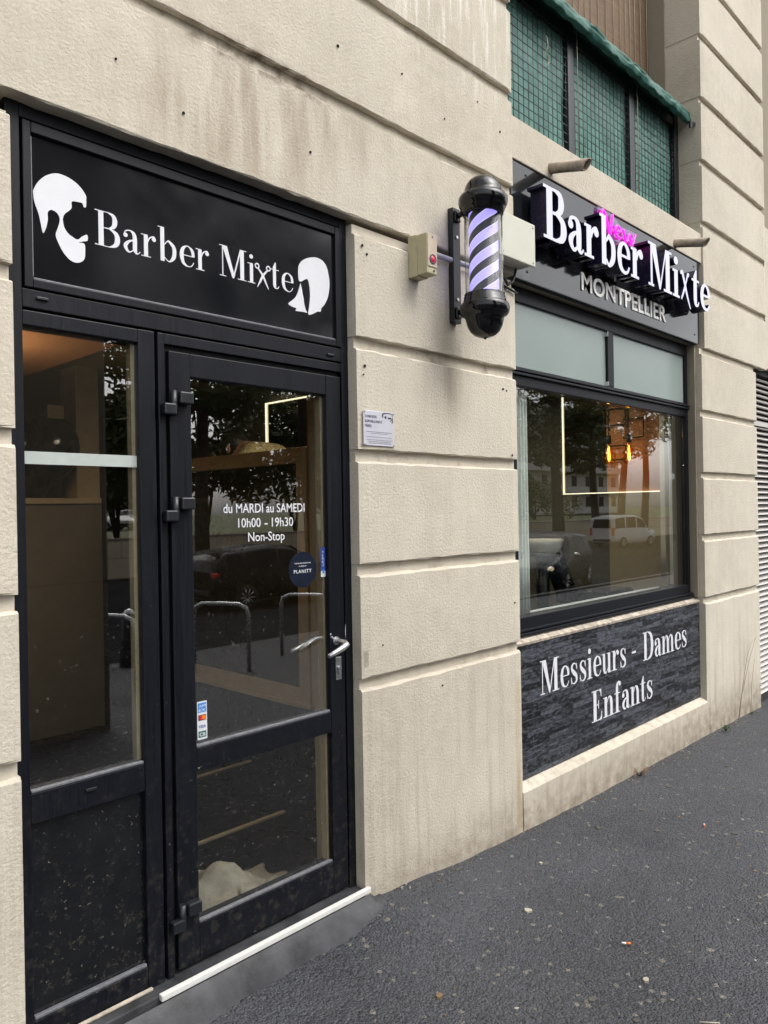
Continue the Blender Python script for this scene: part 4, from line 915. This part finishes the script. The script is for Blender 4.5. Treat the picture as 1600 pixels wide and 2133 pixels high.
    def rag(u, v):
        x = 1.39+.56*u; y = .135+.30*v
        hgt = .15*math.exp(-((u-.42)/.30)**2)*math.exp(-((v-.55)/.45)**2)+.018*math.sin(u*21+v*9)*(1-abs(2*v-1))+.014*math.sin(u*9-v*17)
        w = .05*math.sin(v*11)*(.5 if u < .5 else -1)
        return (x+w*.5, y+.03*math.sin(u*8), .092+max(.0, hgt))
    tag(MB().sheet(46, 34, rag, .004).build('cleaning_cloth', M['fabric']), 'crumpled grey cloth lying on the floor behind the lower door glass', 'cloth')
interior()

# ------------------------------------------------------------------ people at the chair inside
def skin_obj(name, nodes, edges, mat, parent, root=0, sub=2):
    me = bpy.data.meshes.new(name); me.from_pydata([n[:3] for n in nodes], edges, [])
    o = link(name, me, parent); me.materials.append(mat)
    md = o.modifiers.new('skin', 'SKIN'); sd = me.skin_vertices[0].data
    for i, n in enumerate(nodes):
        r = n[3]; sd[i].radius = (r, n[4] if len(n) > 4 else r); sd[i].use_root = i == root
    md.use_smooth_shade = True; sb = o.modifiers.new('sub', 'SUBSURF'); sb.levels = sb.render_levels = sub
    return o
def person(loc, rz, scale, lab, seated, bend, top, nod=False):
    p = thing('person', lab, 'person', loc, local=True, rz=rz); p.scale = (scale,)*3
    # facing +Y locally; origin under the pelvis at floor level
    hipz = .93 if not seated else .55; k = math.sin(R(bend)); c = math.cos(R(bend))
    def T(d, x=0, f=0): return (x, k*d+c*f, hipz+c*d-k*f)
    N = [(0, 0, hipz, .15, .11), (*T(.22), .135, .10), (*T(.42), .165, .11), (*T(.54), .10, .08), *([(*T(.59, 0, .07), .062), (*T(.64, 0, .15), .078, .09), (*T(.68, 0, .22), .085, .10), (*T(.69, 0, .29), .06, .07)] if nod else [(*T(.60, 0, .02), .058), (*T(.68, 0, .06), .075, .085), (*T(.77, 0, .09), .085, .10), (*T(.85, 0, .09), .06, .07)])]
    E = [(i, i+1) for i in range(7)]
    C = [n for n in N[:4]]; CE = [(0, 1), (1, 2), (2, 3)]
    for s in (-1, 1):
        b = len(N); sh = T(.50, s*.19); el = T(.30, s*.27, .18); wr = T(.36, s*.14, .40); ha = T(.38, s*.11, .47)
        N += [(*sh, .062), (*el, .045), (*wr, .028), (*ha, .034, .018)]; E += [(3, b), (b, b+1), (b+1, b+2), (b+2, b+3)]
        for j in range(5):
            q = len(N); off = (j-2)*.017; ln = (.05, .075, .082, .078, .062)[j]
            if j == 0: kn = T(.40, s*(.11-.045), .475); ti = T(.405, s*(.11-.06), .50)
            else: kn = T(.38+off*.3, s*(.11)+off*.9, .47+ln*.55); ti = T(.375+off*.3-.015, s*.11+off*.9, .47+ln)
            N += [(*kn, .009), (*ti, .0075)]; E += [(b+3, q), (q, q+1)]
        cb = len(C); C += [(*sh, .072), (*el, .056), (*T(.345, s*.165, .35), .042)]; CE += [(3, cb), (cb, cb+1), (cb+1, cb+2)]
        b = len(N)
        if seated: L = [(s*.10, .05, hipz-.02, .085), (s*.11, .42, hipz+.0, .058), (s*.11, .46, .10, .040), (s*.11, .56, .05, .038, .03)]
        else: L = [(s*.095, 0, hipz-.08, .088), (s*.10, .02, .50, .058), (s*.10, -.01, .09, .040), (s*.11, .13, .045, .04, .03)]
        N += L; E += [(0, b), (b, b+1), (b+1, b+2), (b+2, b+3)]
    skin_obj('body', N, E, M['skin'], p)
    skin_obj('top', [(x[0], x[1], x[2], *(r*1.12 for r in x[3:])) for x in C], CE, top, p)
    L = [(0, 0, hipz+.02, .155, .12)]; LE = []
    for s in (-1, 1):
        b = len(L)
        L += ([(s*.10, .05, hipz-.02, .098), (s*.11, .42, hipz, .07), (s*.11, .46, .12, .055)] if seated else [(s*.095, 0, hipz-.08, .10), (s*.10, .02, .50, .072), (s*.10, -.01, .10, .06)]); LE += [(0, b), (b, b+1), (b+1, b+2)]
    skin_obj('trousers', L, LE, M['denim'], p)
    h = T(.705, 0, .185) if nod else T(.80, 0, .065); hb = MB(); rr = random.Random(9)
    hb.sphere(h, .115, (.86, 1.0, .98), 3, .02, rr)
    for v in list(hb.b.verts):
        f = (v.co-Vector(h)); 
        if f.y*c-f.z*k > .055 and f.z < .04: hb.b.verts.remove(v)
    hb.build('hair', M['hair'], p)
    face = MB()
    if nod: D_ = lambda d, x, f: T(.70-(f-.10)*.9, x, .20+(d-.735)*-.5+.03)
    else: D_ = lambda d, x, f: T(d, x, f)
    face.cyl(D_(.735, 0, .155), D_(.715, 0, .195), .012, .016, 8)
    for s in (-1, 1): face.sphere(D_(.755, s*.032, .160), .011, sub=2); face.sphere(T(.66, s*.092, .17) if nod else T(.735, s*.083, .075), .022, (.5, .8, 1.3), 2)
    face.cyl(D_(.685, -.022, .150), D_(.685, .022, .150), .006, .006, 8); face.build('face', M['skin'], p)
person((3.50, 2.00, .45), R(18), 1.12, 'person in a beige jumper leaning over the barber chair, seen from behind', False, 30, M['sweater'], True)
person((3.25, 2.60, .88), R(20), .82, 'dark haired child sitting low beside the person in the beige jumper', True, 3, M['denim'])
bc = thing('barber_chair', 'black barber chair under the seated child', 'chair', (3.25, 2.65, .45))
MB().box(3.05, 3.46, 2.45, 2.95, 1.11, 1.22, .03).build('seat', M['blackgloss'], bc); MB().cyl((3.25, 2.70, .46), (3.25, 2.70, 1.11), .05).build('post', M['steel'], bc); MB().lathe([(.26, .451), (.25, .47), (.05, .49)], (3.25, 2.70, 0), 24).build('base_plate', M['steel'], bc)

# ------------------------------------------------------------------ across the street (seen mirrored in the glass)
def carpaint(name, c): return simple(name, c, .3, 0, .22, .04, 5, coat=.08)
M['tyre'] = simple('tyre', (.012, .012, .012), .8); M['carglass'] = simple('car_glass', (.010, .012, .014), .05, 0, .3); M['headlight'] = simple('headlight_lens', (.75, .74, .70), .1, .3, .6, em=(1, .8, .5), ems=.5)
def car(name, lab, cat, loc, rz, paint, kind, group):
    c = thing(name, lab, cat, loc, group, True, rz)
    # stations along +X (front): x, z_bottom, z_belt, z_roof, half width belt, half width roof
    if kind == 'van': st = [(-2.1, .45, 1.0, 1.05, .80, .70), (-2.05, .32, 1.05, 1.72, .84, .74), (-1.2, .22, 1.06, 1.82, .87, .76), (.1, .22, 1.06, 1.82, .87, .76), (.75, .22, 1.05, 1.62, .87, .74), (1.25, .22, 1.04, 1.08, .86, .72), (1.85, .25, .88, .92, .80, .66), (2.1, .40, .70, .74, .66, .55)]
    elif kind == 'mpv': st = [(-2.05, .45, .92, .96, .78, .66), (-2.0, .32, .96, 1.25, .84, .68), (-1.7, .22, .97, 1.46, .88, .68), (-.3, .22, .97, 1.54, .89, .68), (.4, .22, .97, 1.46, .89, .67), (1.15, .22, .98, 1.03, .87, .72), (1.75, .25, .84, .88, .82, .66), (2.1, .40, .62, .66, .64, .5)]
    else: st = [(-2.1, .45, .88, .92, .76, .62), (-2.03, .32, .94, 1.12, .83, .64), (-1.7, .22, .95, 1.36, .87, .62), (-.5, .22, .94, 1.47, .89, .63), (.2, .22, .93, 1.42, .89, .62), (1.0, .22, .93, .98, .87, .70), (1.75, .25, .80, .83, .81, .66), (2.12, .40, .60, .63, .62, .5)]
    def sec(s_):
        x, zb, zt, zr, w, wr = s_
        h = [(0, zb), (w*.8, zb), (w*.97, zb+.12), (w, (zb+zt)/2), (w*.96, zt), (wr+.02, zr-.05), (wr*.8, zr), (0, zr+.02)]
        return [(x, y, z) for y, z in h]+[(x, -y, z) for y, z in h[::-1][1:-1]]
    b = MB(); Sx = []
    for A, B in zip(st, st[1:]):
        for t in (0, .34, .67): Sx.append(tuple(a+(q-a)*t for a, q in zip(A, B)))
    Sx.append(st[-1]); rings = [[b.b.verts.new(p) for p in sec(s_)] for s_ in Sx]; n = len(rings[0])
    for A, B in zip(rings, rings[1:]):
        for i in range(n): b._f([A[i], B[i], B[(i+1) % n], A[(i+1) % n]]).smooth = True
    b._f(rings[0]); b._f(rings[-1][::-1]); b.build('body', paint, c)
    def at(x, t, s, out=.008):   # point on the side glass: t 0 at belt, 1 at roof edge
        for A, B in zip(st, st[1:]):
            if A[0] <= x <= B[0]:
                k = (x-A[0])/(B[0]-A[0]); q = [a+(w-a)*k for a, w in zip(A, B)]; y0, y1 = q[4]*.96, q[5]+.02
                return (x, s*(y0+(y1-y0)*t+out), q[2]+(q[3]-.05-q[2])*t)
    wins = {'van': [(.05, 1.0), (-.98, -.05), (-1.95, -1.08)], 'mpv': [(-.05, .95), (-1.0, -.12), (-1.75, -1.08)], 'hatch': [(-.25, .8), (-1.2, -.33), (-1.75, -1.28)]}[kind]
    for s in (-1, 1):
        for a, e in wins:
            g = MB()
            lo = [at(a+(e-a)*i/8, .08, s) for i in range(9)]; hi = [at(a+(e-a)*i/8, .92, s) for i in range(9)]
            V = [[g.b.verts.new(p) for p in L] for L in (lo, hi)]
            for i in range(8): g._f([V[0][i], V[0][i+1], V[1][i+1], V[1][i]])
            bmesh.ops.solidify(g.b, geom=list(g.b.faces), thickness=.01); g.build('side_window', M['carglass'], c)
    def slab(p, name, mat):
        g = MB(); vs = [g.b.verts.new(q) for q in p]; g._f(vs); bmesh.ops.solidify(g.b, geom=list(g.b.faces), thickness=.02); g.build(name, mat, c)
    A, B = [s_ for s_ in st if s_[0] > .0][-3], None
    roof_f = {'van': (.72, 1.60, 1.22, 1.10), 'mpv': (.42, 1.44, 1.12, 1.04), 'hatch': (.22, 1.40, .98, .99)}[kind]
    slab([(roof_f[2]+.02, -.66, roof_f[3]+.02), (roof_f[2]+.02, .66, roof_f[3]+.02), (roof_f[0]+.04, .55, roof_f[1]+.03), (roof_f[0]+.04, -.55, roof_f[1]+.03)], 'windscreen', M['carglass'])
    rr_ = {'van': (-2.09, 1.12, -2.07, 1.62), 'mpv': (-2.03, 1.02, -1.80, 1.40), 'hatch': (-2.07, 1.0, -1.76, 1.34)}[kind]
    slab([(rr_[0]-.01, -.62, rr_[1]), (rr_[0]-.01, .62, rr_[1]), (rr_[2]-.01, .52, rr_[3]), (rr_[2]-.01, -.52, rr_[3])], 'rear_window', M['carglass'])
    for s in (-1, 1):
        MB().sphere((1.90, s*.62, .68 if kind != 'van' else .76), .13, (1.2, .7, .6), 2).build('headlight', M['headlight'], c); MB().box(-2.11, -1.93, s*.72-.09, s*.72+.09, .80 if kind != 'van' else .7, .92 if kind != 'van' else 1.15, .03).build('tail_light', M['redink'], c)
        MB().sphere((.72 if kind != 'van' else 1.0, s*.99, .98), .09, (.7, 1, .7), 2).build('wing_mirror', paint if kind != 'mpv' else M['alu'], c)
        for x in (-1.3, 1.32):
            w = MB().lathe([(.20, -.10), (.30, -.10), (.315, -.06), (.315, .06), (.30, .10), (.20, .10)], (x, s*.80, .315), 28, 'Y'); wo = w.build('wheel', M['tyre'], c)
            r_ = MB().lathe([(.20, .09), (.19, .05), (.03, .05), (.001, .06)], (x, s*.80, .315), 28, 'Y') if s > 0 else MB().lathe([(.20, -.09), (.19, -.05), (.03, -.05), (.001, -.06)], (x, s*.80, .315), 28, 'Y')
            r_.build('hub', M['tyre'], wo); sp = MB()
            for i in range(10):
                a_ = i*math.pi/5; sp.cyl((x+.03*math.cos(a_), s*(.80+.075), .315+.03*math.sin(a_)), (x+.20*math.cos(a_), s*(.80+.09), .315+.20*math.sin(a_)), .014, .02, 6)
            sp.build('spokes', M['alu'], wo)
    MB().box(2.0, 2.14, -.55, .55, .36, .50, .03).build('front_bumper', M['tyre'], c); MB().box(-2.14, -2.0, -.6, .6, .38, .52, .03).build('rear_bumper', M['tyre'], c)
    return c
def street():
    c_ = thing('brown_pillar', 'tall dark brown pillar on the pavement, mirrored on the left of the side light', 'pillar', (2.38, -3.75, -.15))
    MB().box(1.86, 2.905, -4.0, -3.5, -.4, 5.2, .03).build('shaft', M['brown'], c_); MB().box(1.80, 2.96, -4.06, -3.44, 5.205, 5.5, .03).build('cap', M['brown'], c_); MB().box(1.85, 2.915, -3.497, -3.492, 1.05, 1.062).build('joint_line', M['concrete'], c_)
    car('parked_car', 'black hatchback car parked across the street facing right, mirrored in the door glass', 'car', (11.75, -12.9, -.66), 0, carpaint('black_paint', (.006, .006, .007)), 'hatch', 'cars across the street')
    car('parked_car', 'dark blue people carrier with lit headlamps, mirrored in the shop window', 'car', (18.2, -8.9, -.62), R(163), carpaint('navy_paint', (.008, .011, .02)), 'mpv', 'cars across the street')
    car('parked_van', 'small white van parked beyond the dark cars, mirrored in the shop window', 'van', (41.5, -18.2, -.72), R(8), carpaint('white_paint', (.70, .70, .70)), 'van', 'cars across the street')
    a = car('parked_car', 'white car on the terrace above the wall, nearest the pine trunks', 'car', (24.2, -46, .56), R(90), carpaint('white_paint', (.68, .68, .68)), 'hatch', 'cars across the street')
    for i, (x, y, l) in enumerate(((21.5, -47, 'pale car on the terrace above the wall, leftmost of its row'), (27.2, -47.5, 'pale car on the terrace above the wall, rightmost of its row'))):
        o = copy_tree(a); o.location = (x, y, .56); o['label'] = l
    # retaining wall
    k = NT('stone_slab_wall'); v = k.n('SeparateXYZ', {0: k.pos()}); cv = k.n('CombineXYZ', {0: v.outputs[0], 1: v.outputs[2], 2: 0.}).outputs[0]
    br = k.n('TexBrick', {'Vector': cv, 'Color1': (.72, .60, .45), 'Color2': (.80, .68, .52), 'Mortar': (.16, .12, .08), 'Scale': 1., 'Mortar Size': .012, 'Brick Width': 1.6, 'Row Height': .72})
    nz = k.noise(1.4, 5, .6); k.bsdf(k.mix(k.rng(nz, .4, .7, 0, .4), br.outputs[0], (.58, .47, .35)), .9)
    w = thing('retaining_wall', 'long low beige stone wall across the street, mirrored in the glass', 'wall', (20, -24, -.8))
    MB().box(-60, 140, -24.3, -24.0, -.9, .66).build('wall_face', k.m, w); MB().box(-60, 140, -24.35, -23.95, .661, .74, .01).build('coping', M['stone'], w)
    # pines
    bark = simple('pine_bark', (.055, .045, .038), .95, 0, .2, .35, 6, .6, 20)
    kk = NT('pine_needles'); nn = kk.noise(1.3, 5, .6); kk.bsdf(kk.mix(kk.rng(nn, .35, .65), (.036, .052, .022), (.105, .13, .055)), .8, 0, .3); needle = kk.m
    kk = NT('bush_leaves'); nn = kk.noise(1.1, 5, .6); kk.bsdf(kk.mix(kk.rng(nn, .35, .65), (.055, .075, .03), (.13, .15, .06)), .8, 0, .3); leafm = kk.m
    def leaves(b, centres, n, size, rr):
        for cx, cy, cz, r, fz in centres:
            for _ in range(n):
                while True:
                    p = Vector((rr.uniform(-1, 1), rr.uniform(-1, 1), rr.uniform(-1, 1)))
                    if .15 < p.length < 1: break
                c_ = Vector((cx+p.x*r, cy+p.y*r, cz+p.z*r*fz)); a_ = Vector((rr.gauss(0, 1), rr.gauss(0, 1), rr.gauss(0, .7))).normalized(); d = a_.orthogonal().normalized()*rr.uniform(.15, .35)*size; a_ = a_*size*rr.uniform(.5, 1.1)
                v = [b.b.verts.new(c_+q) for q in (-a_, d, a_, -d)]; b._f(v)
    def pine(x, y, z, H, lean, crown0, seed, lab, n=170):
        rr = random.Random(seed); t = thing('pine_tree', lab, 'tree', (x, y, z), 'pines across the street', True)
        b = MB(); pts = [(lean*(i/8)**1.5, .15*math.sin(i*.8+seed), H*.93*i/8) for i in range(9)]; b.tube(pts, [.30-.026*i for i in range(9)], 10)
        cs = []
        for i in range(15):
            f = crown0+(1-crown0)*(i+.5)/15; base = Vector((lean*f**1.5*.93, 0, H*.93*f)); a_ = rr.uniform(0, 6.28); L = (1.3+2.6*(1-abs(f-.7)))*rr.uniform(.6, 1.1)
            e = base+Vector((math.cos(a_)*L, math.sin(a_)*L, L*.35)); b.tube([base, (base+e)/2+Vector((0, 0, -.15)), e], [.09, .06, .025], 6); cs.append((*e, rr.uniform(.9, 1.5), .55)); cs.append((*((base+e)/2), rr.uniform(.5, .9), .5))
        b.build('trunk', bark, t); l = MB(); leaves(l, cs, n, .26, rr); l.build('crown', needle, t, recalc=False)
    pine(39.6, -21.6, -.75, 13, .6, .32, 1, 'slightly bowed pine mirrored at the left of the shop window')
    pine(41.3, -22.3, -.75, 14, -.4, .34, 2, 'thick straight pine just right of the bowed one, mirrored in the shop window')
    pine(45.2, -21.8, -.75, 12, -1.8, .42, 3, 'pine leaning to the left, mirrored in the middle of the shop window')
    pine(49.0, -22.0, -.75, 13, .9, .5, 4, 'pine with a high crown, second from the right end of the mirrored row', 110)
    pine(52.5, -22.0, -.75, 13, -.5, .5, 5, 'pine with a high crown at the right end of the mirrored row', 110)
    pine(12.9, -19.5, -.7, 14, .8, .36, 6, 'pine with long bare lower trunk, mirrored in the narrow side light', 240)
    pine(20.5, -21.5, -.75, 15, -.5, .22, 8, 'dense low crowned pine mirrored in the door glass', 260)
    pine(8.6, -21, -.75, 18, .4, .42, 9, 'tall dense pine at the far left of the trees across the street', 300)
    pine(16.2, -22.6, -.75, 18, .3, .40, 10, 'tall dense pine between the side light pine and the door pine', 300)
    pine(25, -22, -.75, 17, -.6, .38, 11, 'tall dense pine right of the door pine', 260)
    pine(30.5, -21.5, -.75, 16, .5, .4, 12, 'tall pine halfway between the door and window reflections', 200)
    # bushes and clipped greenery on the terrace
    def bush(x, y, z, rx, ry, rz, n, seed, lab, name='bush'):
        rr = random.Random(seed); t = thing(name, lab, 'bush', (x, y, z), 'bushes behind the beige wall', True); l = MB(); cs = []
        for _ in range(12): cs.append((rr.uniform(-rx, rx)*.7, rr.uniform(-ry, ry)*.6, rz*rr.uniform(.25, .85), rr.uniform(.35, .55)*min(rx, rz), .85))
        leaves(l, cs, n, .30, rr); l.build('foliage', leafm, t, recalc=False); s_ = MB()
        for i in range(4): s_.tube([(0, 0, -.1), (rr.uniform(-.4, .4)*rx, rr.uniform(-.3, .3)*ry, rz*.7)], [.09, .03], 6)
        s_.build('stems', bark, t)
    for i, (x, y, rx, rz) in enumerate(((10, -29, 3.2, 4.6), (15.5, -28, 3.8, 8.0), (20.5, -29, 3.8, 8.6), (26, -29, 3.8, 8.2), (31.5, -30, 3.6, 6.5), (37, -31, 3.4, 4.6), (43, -33, 4, 4.0), (50, -34, 4, 3.6), (60, -36, 5, 3.8))):
        bush(x, y, .5, rx, 2.2, rz, 420 if i < 5 else 220, 40+i, ['broad bush behind the wall at the far left of the reflections', 'tall dark bush left of the middle of the door reflection', 'tallest dark bush in the middle of the door reflection', 'tall bush right of the middle of the door reflection', 'medium bush right of the door reflection', 'green bush behind the first pines mirrored in the window', 'low bush between the pine trunks', 'low bush before the pale flats', 'low bush at the far right of the wall'][i])
    # flats far behind
    def flats(x, y, w, d, h, z, lab, nst):
        t = thing('apartment_building', lab, 'building', (x, y, z), 'flats beyond the trees', True); MB().box(-w/2, w/2, -d/2, d/2, 0, h).box(-w/2-.3, w/2+.3, -d/2-.3, d/2+.3, h, h+.4).build('walls', simple('pale_render', (.52, .47, .42), .9), t)
        for f in range(nst):
            zz = 1.2+f*h/nst
            MB().box(-w/2+.5, w/2-.5, d/2, d/2+1.1, zz-1.0, zz-.1).build('balcony', simple('white_balcony', (.62, .60, .57), .8), t)
            for i in range(int(w/4)):
                xx = -w/2+2.2+4*i; MB().box(xx-.7, xx+.7, d/2-.05, d/2+.03, zz, zz+1.5).build('window', M['carglass'], t)
    flats(92, -62, 44, 14, 15, .5, 'pale block of flats with long white balconies behind the pines', 5); flats(30, -78, 20, 12, 10, .5, 'pale block of flats beyond the terrace cars', 3)
    # cycle hoops and bollards on the pavement
    def hoop(x, y):
        t = MB(); W_ = .36; z = .78
        t.tube([(-W_, 0, -.1), (-W_, 0, z-.12), (-W_+.03, 0, z-.04), (-W_+.12, 0, z), (0, 0, z+.005), (W_-.12, 0, z), (W_-.03, 0, z-.04), (W_, 0, z-.12), (W_, 0, -.1)], .025, 10); return t
    h1 = hoop(0, 0).build('cycle_hoop', M['steel']); tag(h1, 'polished steel cycle hoop mirrored in the narrow side light', 'bike rack', 'cycle hoops on the pavement'); h1.location = (3.7, -5.2, hg(3.7, -5.2)); h1.rotation_euler = (0, 0, R(65))
    for x, y, l in ((5.1, -5.2, 'polished steel cycle hoop mirrored at the left edge of the door glass'), (6.4, -5.2, 'polished steel cycle hoop mirrored in the middle of the door glass')):
        o = h1.copy(); COL.objects.link(o); o.location = (x, y, hg(x, y)); o['label'] = l
    b1 = thing('bollard', 'dark conical bollard behind the hoop in the side light', 'bollard', (4.0, -6.6, hg(4.0, -6.6)), 'bollards on the pavement', True)
    MB().lathe([(.13, -.1), (.125, .05), (.085, .62), (.07, .66)], (0, 0, 0), 20).build('post', M['blackmetal'], b1); MB().lathe([(.072, .66), (.05, .70), (.001, .72)], (0, 0, 0), 20).build('cap', M['steel'], b1)
    for x, l in ((4.7, 'dark conical bollard right of the other one in the side light'), (8.0, 'dark conical bollard mirrored in the middle of the door glass')):
        o = copy_tree(b1); o.location = (x, -6.6, hg(x, -6.6)); o['label'] = l
street()

# ------------------------------------------------------------------ litter, weeds
def litter():
    rr = random.Random(21)
    def flake(x, y, r, m, th=.004):
        b = MB(); n = rr.randint(6, 9); a0 = rr.uniform(0, 6)
        P = [(x+r*rr.uniform(.6, 1.2)*math.cos(a0+6.283*i/n)*1.2, y+r*rr.uniform(.6, 1.1)*math.sin(a0+6.283*i/n)) for i in range(n)]
        t = [b.b.verts.new((px, py, hg(px, py)+th)) for px, py in P]; l = [b.b.verts.new((px, py, hg(px, py)-.004)) for px, py in P]
        b._f(t); b._f(l[::-1])
        for i in range(n): b._f([t[i], l[i], l[(i+1) % n], t[(i+1) % n]])
        return b
    st = MB()
    for _ in range(300):
        x = rr.uniform(1.0, 6.5); y = -rr.uniform(.06, 1.7)
        b = flake(x, y, rr.choice((.002, .0025, .003, .004, .005, .008)), None, rr.uniform(.001, .003)); me = bpy.data.meshes.new('t'); b.b.to_mesh(me); b.b.free()
        nf = len(st.b.faces); st.b.from_mesh(me); st.b.faces.ensure_lookup_table(); k = rr.choice((0, 0, 0, 1, 2, 3))
        for f in st.b.faces[nf:]: f.material_index = k
        bpy.data.meshes.remove(me)
    for _ in range(170):
        x = rr.uniform(2.16, 6.7); y = -abs(rr.gauss(0, .03))-.004
        b = flake(x, y, rr.uniform(.002, .006), None, rr.uniform(.002, .006)); me = bpy.data.meshes.new('t'); b.b.to_mesh(me); b.b.free()
        nf = len(st.b.faces); st.b.from_mesh(me); st.b.faces.ensure_lookup_table(); k = rr.choice((0, 0, 1, 2, 3))
        for f in st.b.faces[nf:]: f.material_index = k
        bpy.data.meshes.remove(me)
    o = st.build('ground_specks', [M['gum'], M['gumlight'], M['leafdry'], M['gum']]); o['kind'] = 'stuff'; tag(o, 'pale specks of gum, grit and leaf bits trodden into the asphalt', 'specks')
    for _ in range(46):
        x = rr.uniform(1.4, 6.0); y = -rr.uniform(.15, 1.8); b = flake(x, y, rr.uniform(.008, .017), None, .0025); me = bpy.data.meshes.new('gum_spot'); bmesh.ops.recalc_face_normals(b.b, faces=b.b.faces); b.b.to_mesh(me); b.b.free(); me.materials.append(M['gumspot'])
        o = link('gum_spot', me); tag(o, 'flat grey chewing gum spot trodden into the asphalt', 'gum spot', 'gum spots on the asphalt')
    PX = [((2.62, -.43), .016, 'paper', 'torn white paper scrap on the asphalt in front of the pier', 'paper scrap'), ((2.5, -.98), .012, 'paper', 'cream leaf on the asphalt at the right middle of the foreground', 'leaf'), ((1.95, -.52), .012, 'leafdry', 'pale round dry leaf on the asphalt near the door', 'leaf'), ((3.0, -.25), .009, 'paper', 'white crumb on the asphalt near the foot of the pier', 'litter')]
    for (x, y), r, m, l, c in PX: tag(flake(x, y, r, None, .007).build('dry_leaf' if c == 'leaf' else 'paper_scrap', M[m]), l, c)
    for x, y, a, l in ((3.95, -.62, .5, 'orange tipped cigarette end on the asphalt below the slate panel'), (2.66, -.83, 2.2, 'cigarette end with orange filter in the foreground asphalt')):
        z = hg(x, y)+.008; d = Vector((math.cos(a), math.sin(a), 0))*.017; t = thing('cigarette_end', l, 'cigarette end', (x, y, z-.008), 'cigarette ends'); p = Vector((x, y, z))
        MB().cyl(p-d, p, .004, seg=8).build('filter', M['orange'], t); MB().cyl(p, p+d, .0038, seg=8).build('paper_tube', M['vinyl'], t)
    p = Vector((2.42, -1.22, 0)); tag(MB().cyl((2.40, -1.20, hg(2.4, -1.2)+.006), (2.44, -1.25, hg(2.44, -1.25)+.006), .0025, seg=6).build('straw_stick', M['paper']), 'thin pale stick lying on the asphalt in the right foreground', 'stick')
    def weed(x, y, n, s, lab):
        t = thing('weed', lab, 'weed', (x, y, hg(x, y)), 'weeds at the wall foot'); b = MB(); z = hg(x, y)
        for i in range(n):
            a = rr.uniform(0, 6.28); L = s*rr.uniform(.6, 1.2); w = L*.13; d = Vector((math.cos(a), math.sin(a)*.7-.2, 0)); q = Vector((-d.y, d.x, 0)).normalized()*w; c = Vector((x, y, z))
            p = [c, c+d*L*.5+Vector((0, 0, L*.65))+q, c+d*L+Vector((0, 0, L*.55)), c+d*L*.5+Vector((0, 0, L*.65))-q]; v = [b.b.verts.new(u) for u in p]; b._f(v)
        bmesh.ops.solidify(b.b, geom=list(b.b.faces), thickness=.001); b.build('leaves', M['weed'], t); return t
    weed(5.80, -.06, 14, .055, 'small green weed at the foot of the far pier'); weed(6.45, -.03, 9, .035, 'tiny flat weed at the far corner of the pier')
    s = thing('dry_stalk', 'tall dry weed stalk leaning on the far pier beside the louvres', 'weed', (6.15, -.03, hg(6.15, -.03))); z = hg(6.15, 0)
    MB().tube([(6.15, -.03, z), (6.22, -.04, z+.25), (6.36, -.03, z+.47), (6.52, -.02, z+.58)], [.003, .0025, .002, .001], 5).build('stem', M['stalk'], s); MB().tube([(6.22, -.04, z+.22), (6.34, -.05, z+.44), (6.53, -.04, z+.60)], .0016, 5).build('stem', M['stalk'], s); MB().tube([(6.42, -.03, z), (6.46, -.03, z+.25), (6.56, -.02, z+.42)], .0016, 5).build('stem', M['stalk'], s)
    w = thing('dry_weed', 'brown withered tuft at the foot of the plinth under the slate panel', 'weed', (4.45, -.03, hg(4.45, -.03))); b = MB(); z = hg(4.45, -.03)
    for i in range(16):
        a = rr.uniform(0, 6.28); b.tube([(4.45, -.03, z), (4.45+.05*math.cos(a), -.035+.03*math.sin(a), z+rr.uniform(.01, .06)), (4.45+.09*math.cos(a), -.04+.03*math.sin(a)-.01, z+rr.uniform(.005, .05))], .0016, 4)
    b.build('twigs', M['leafdry'], w)
litter()
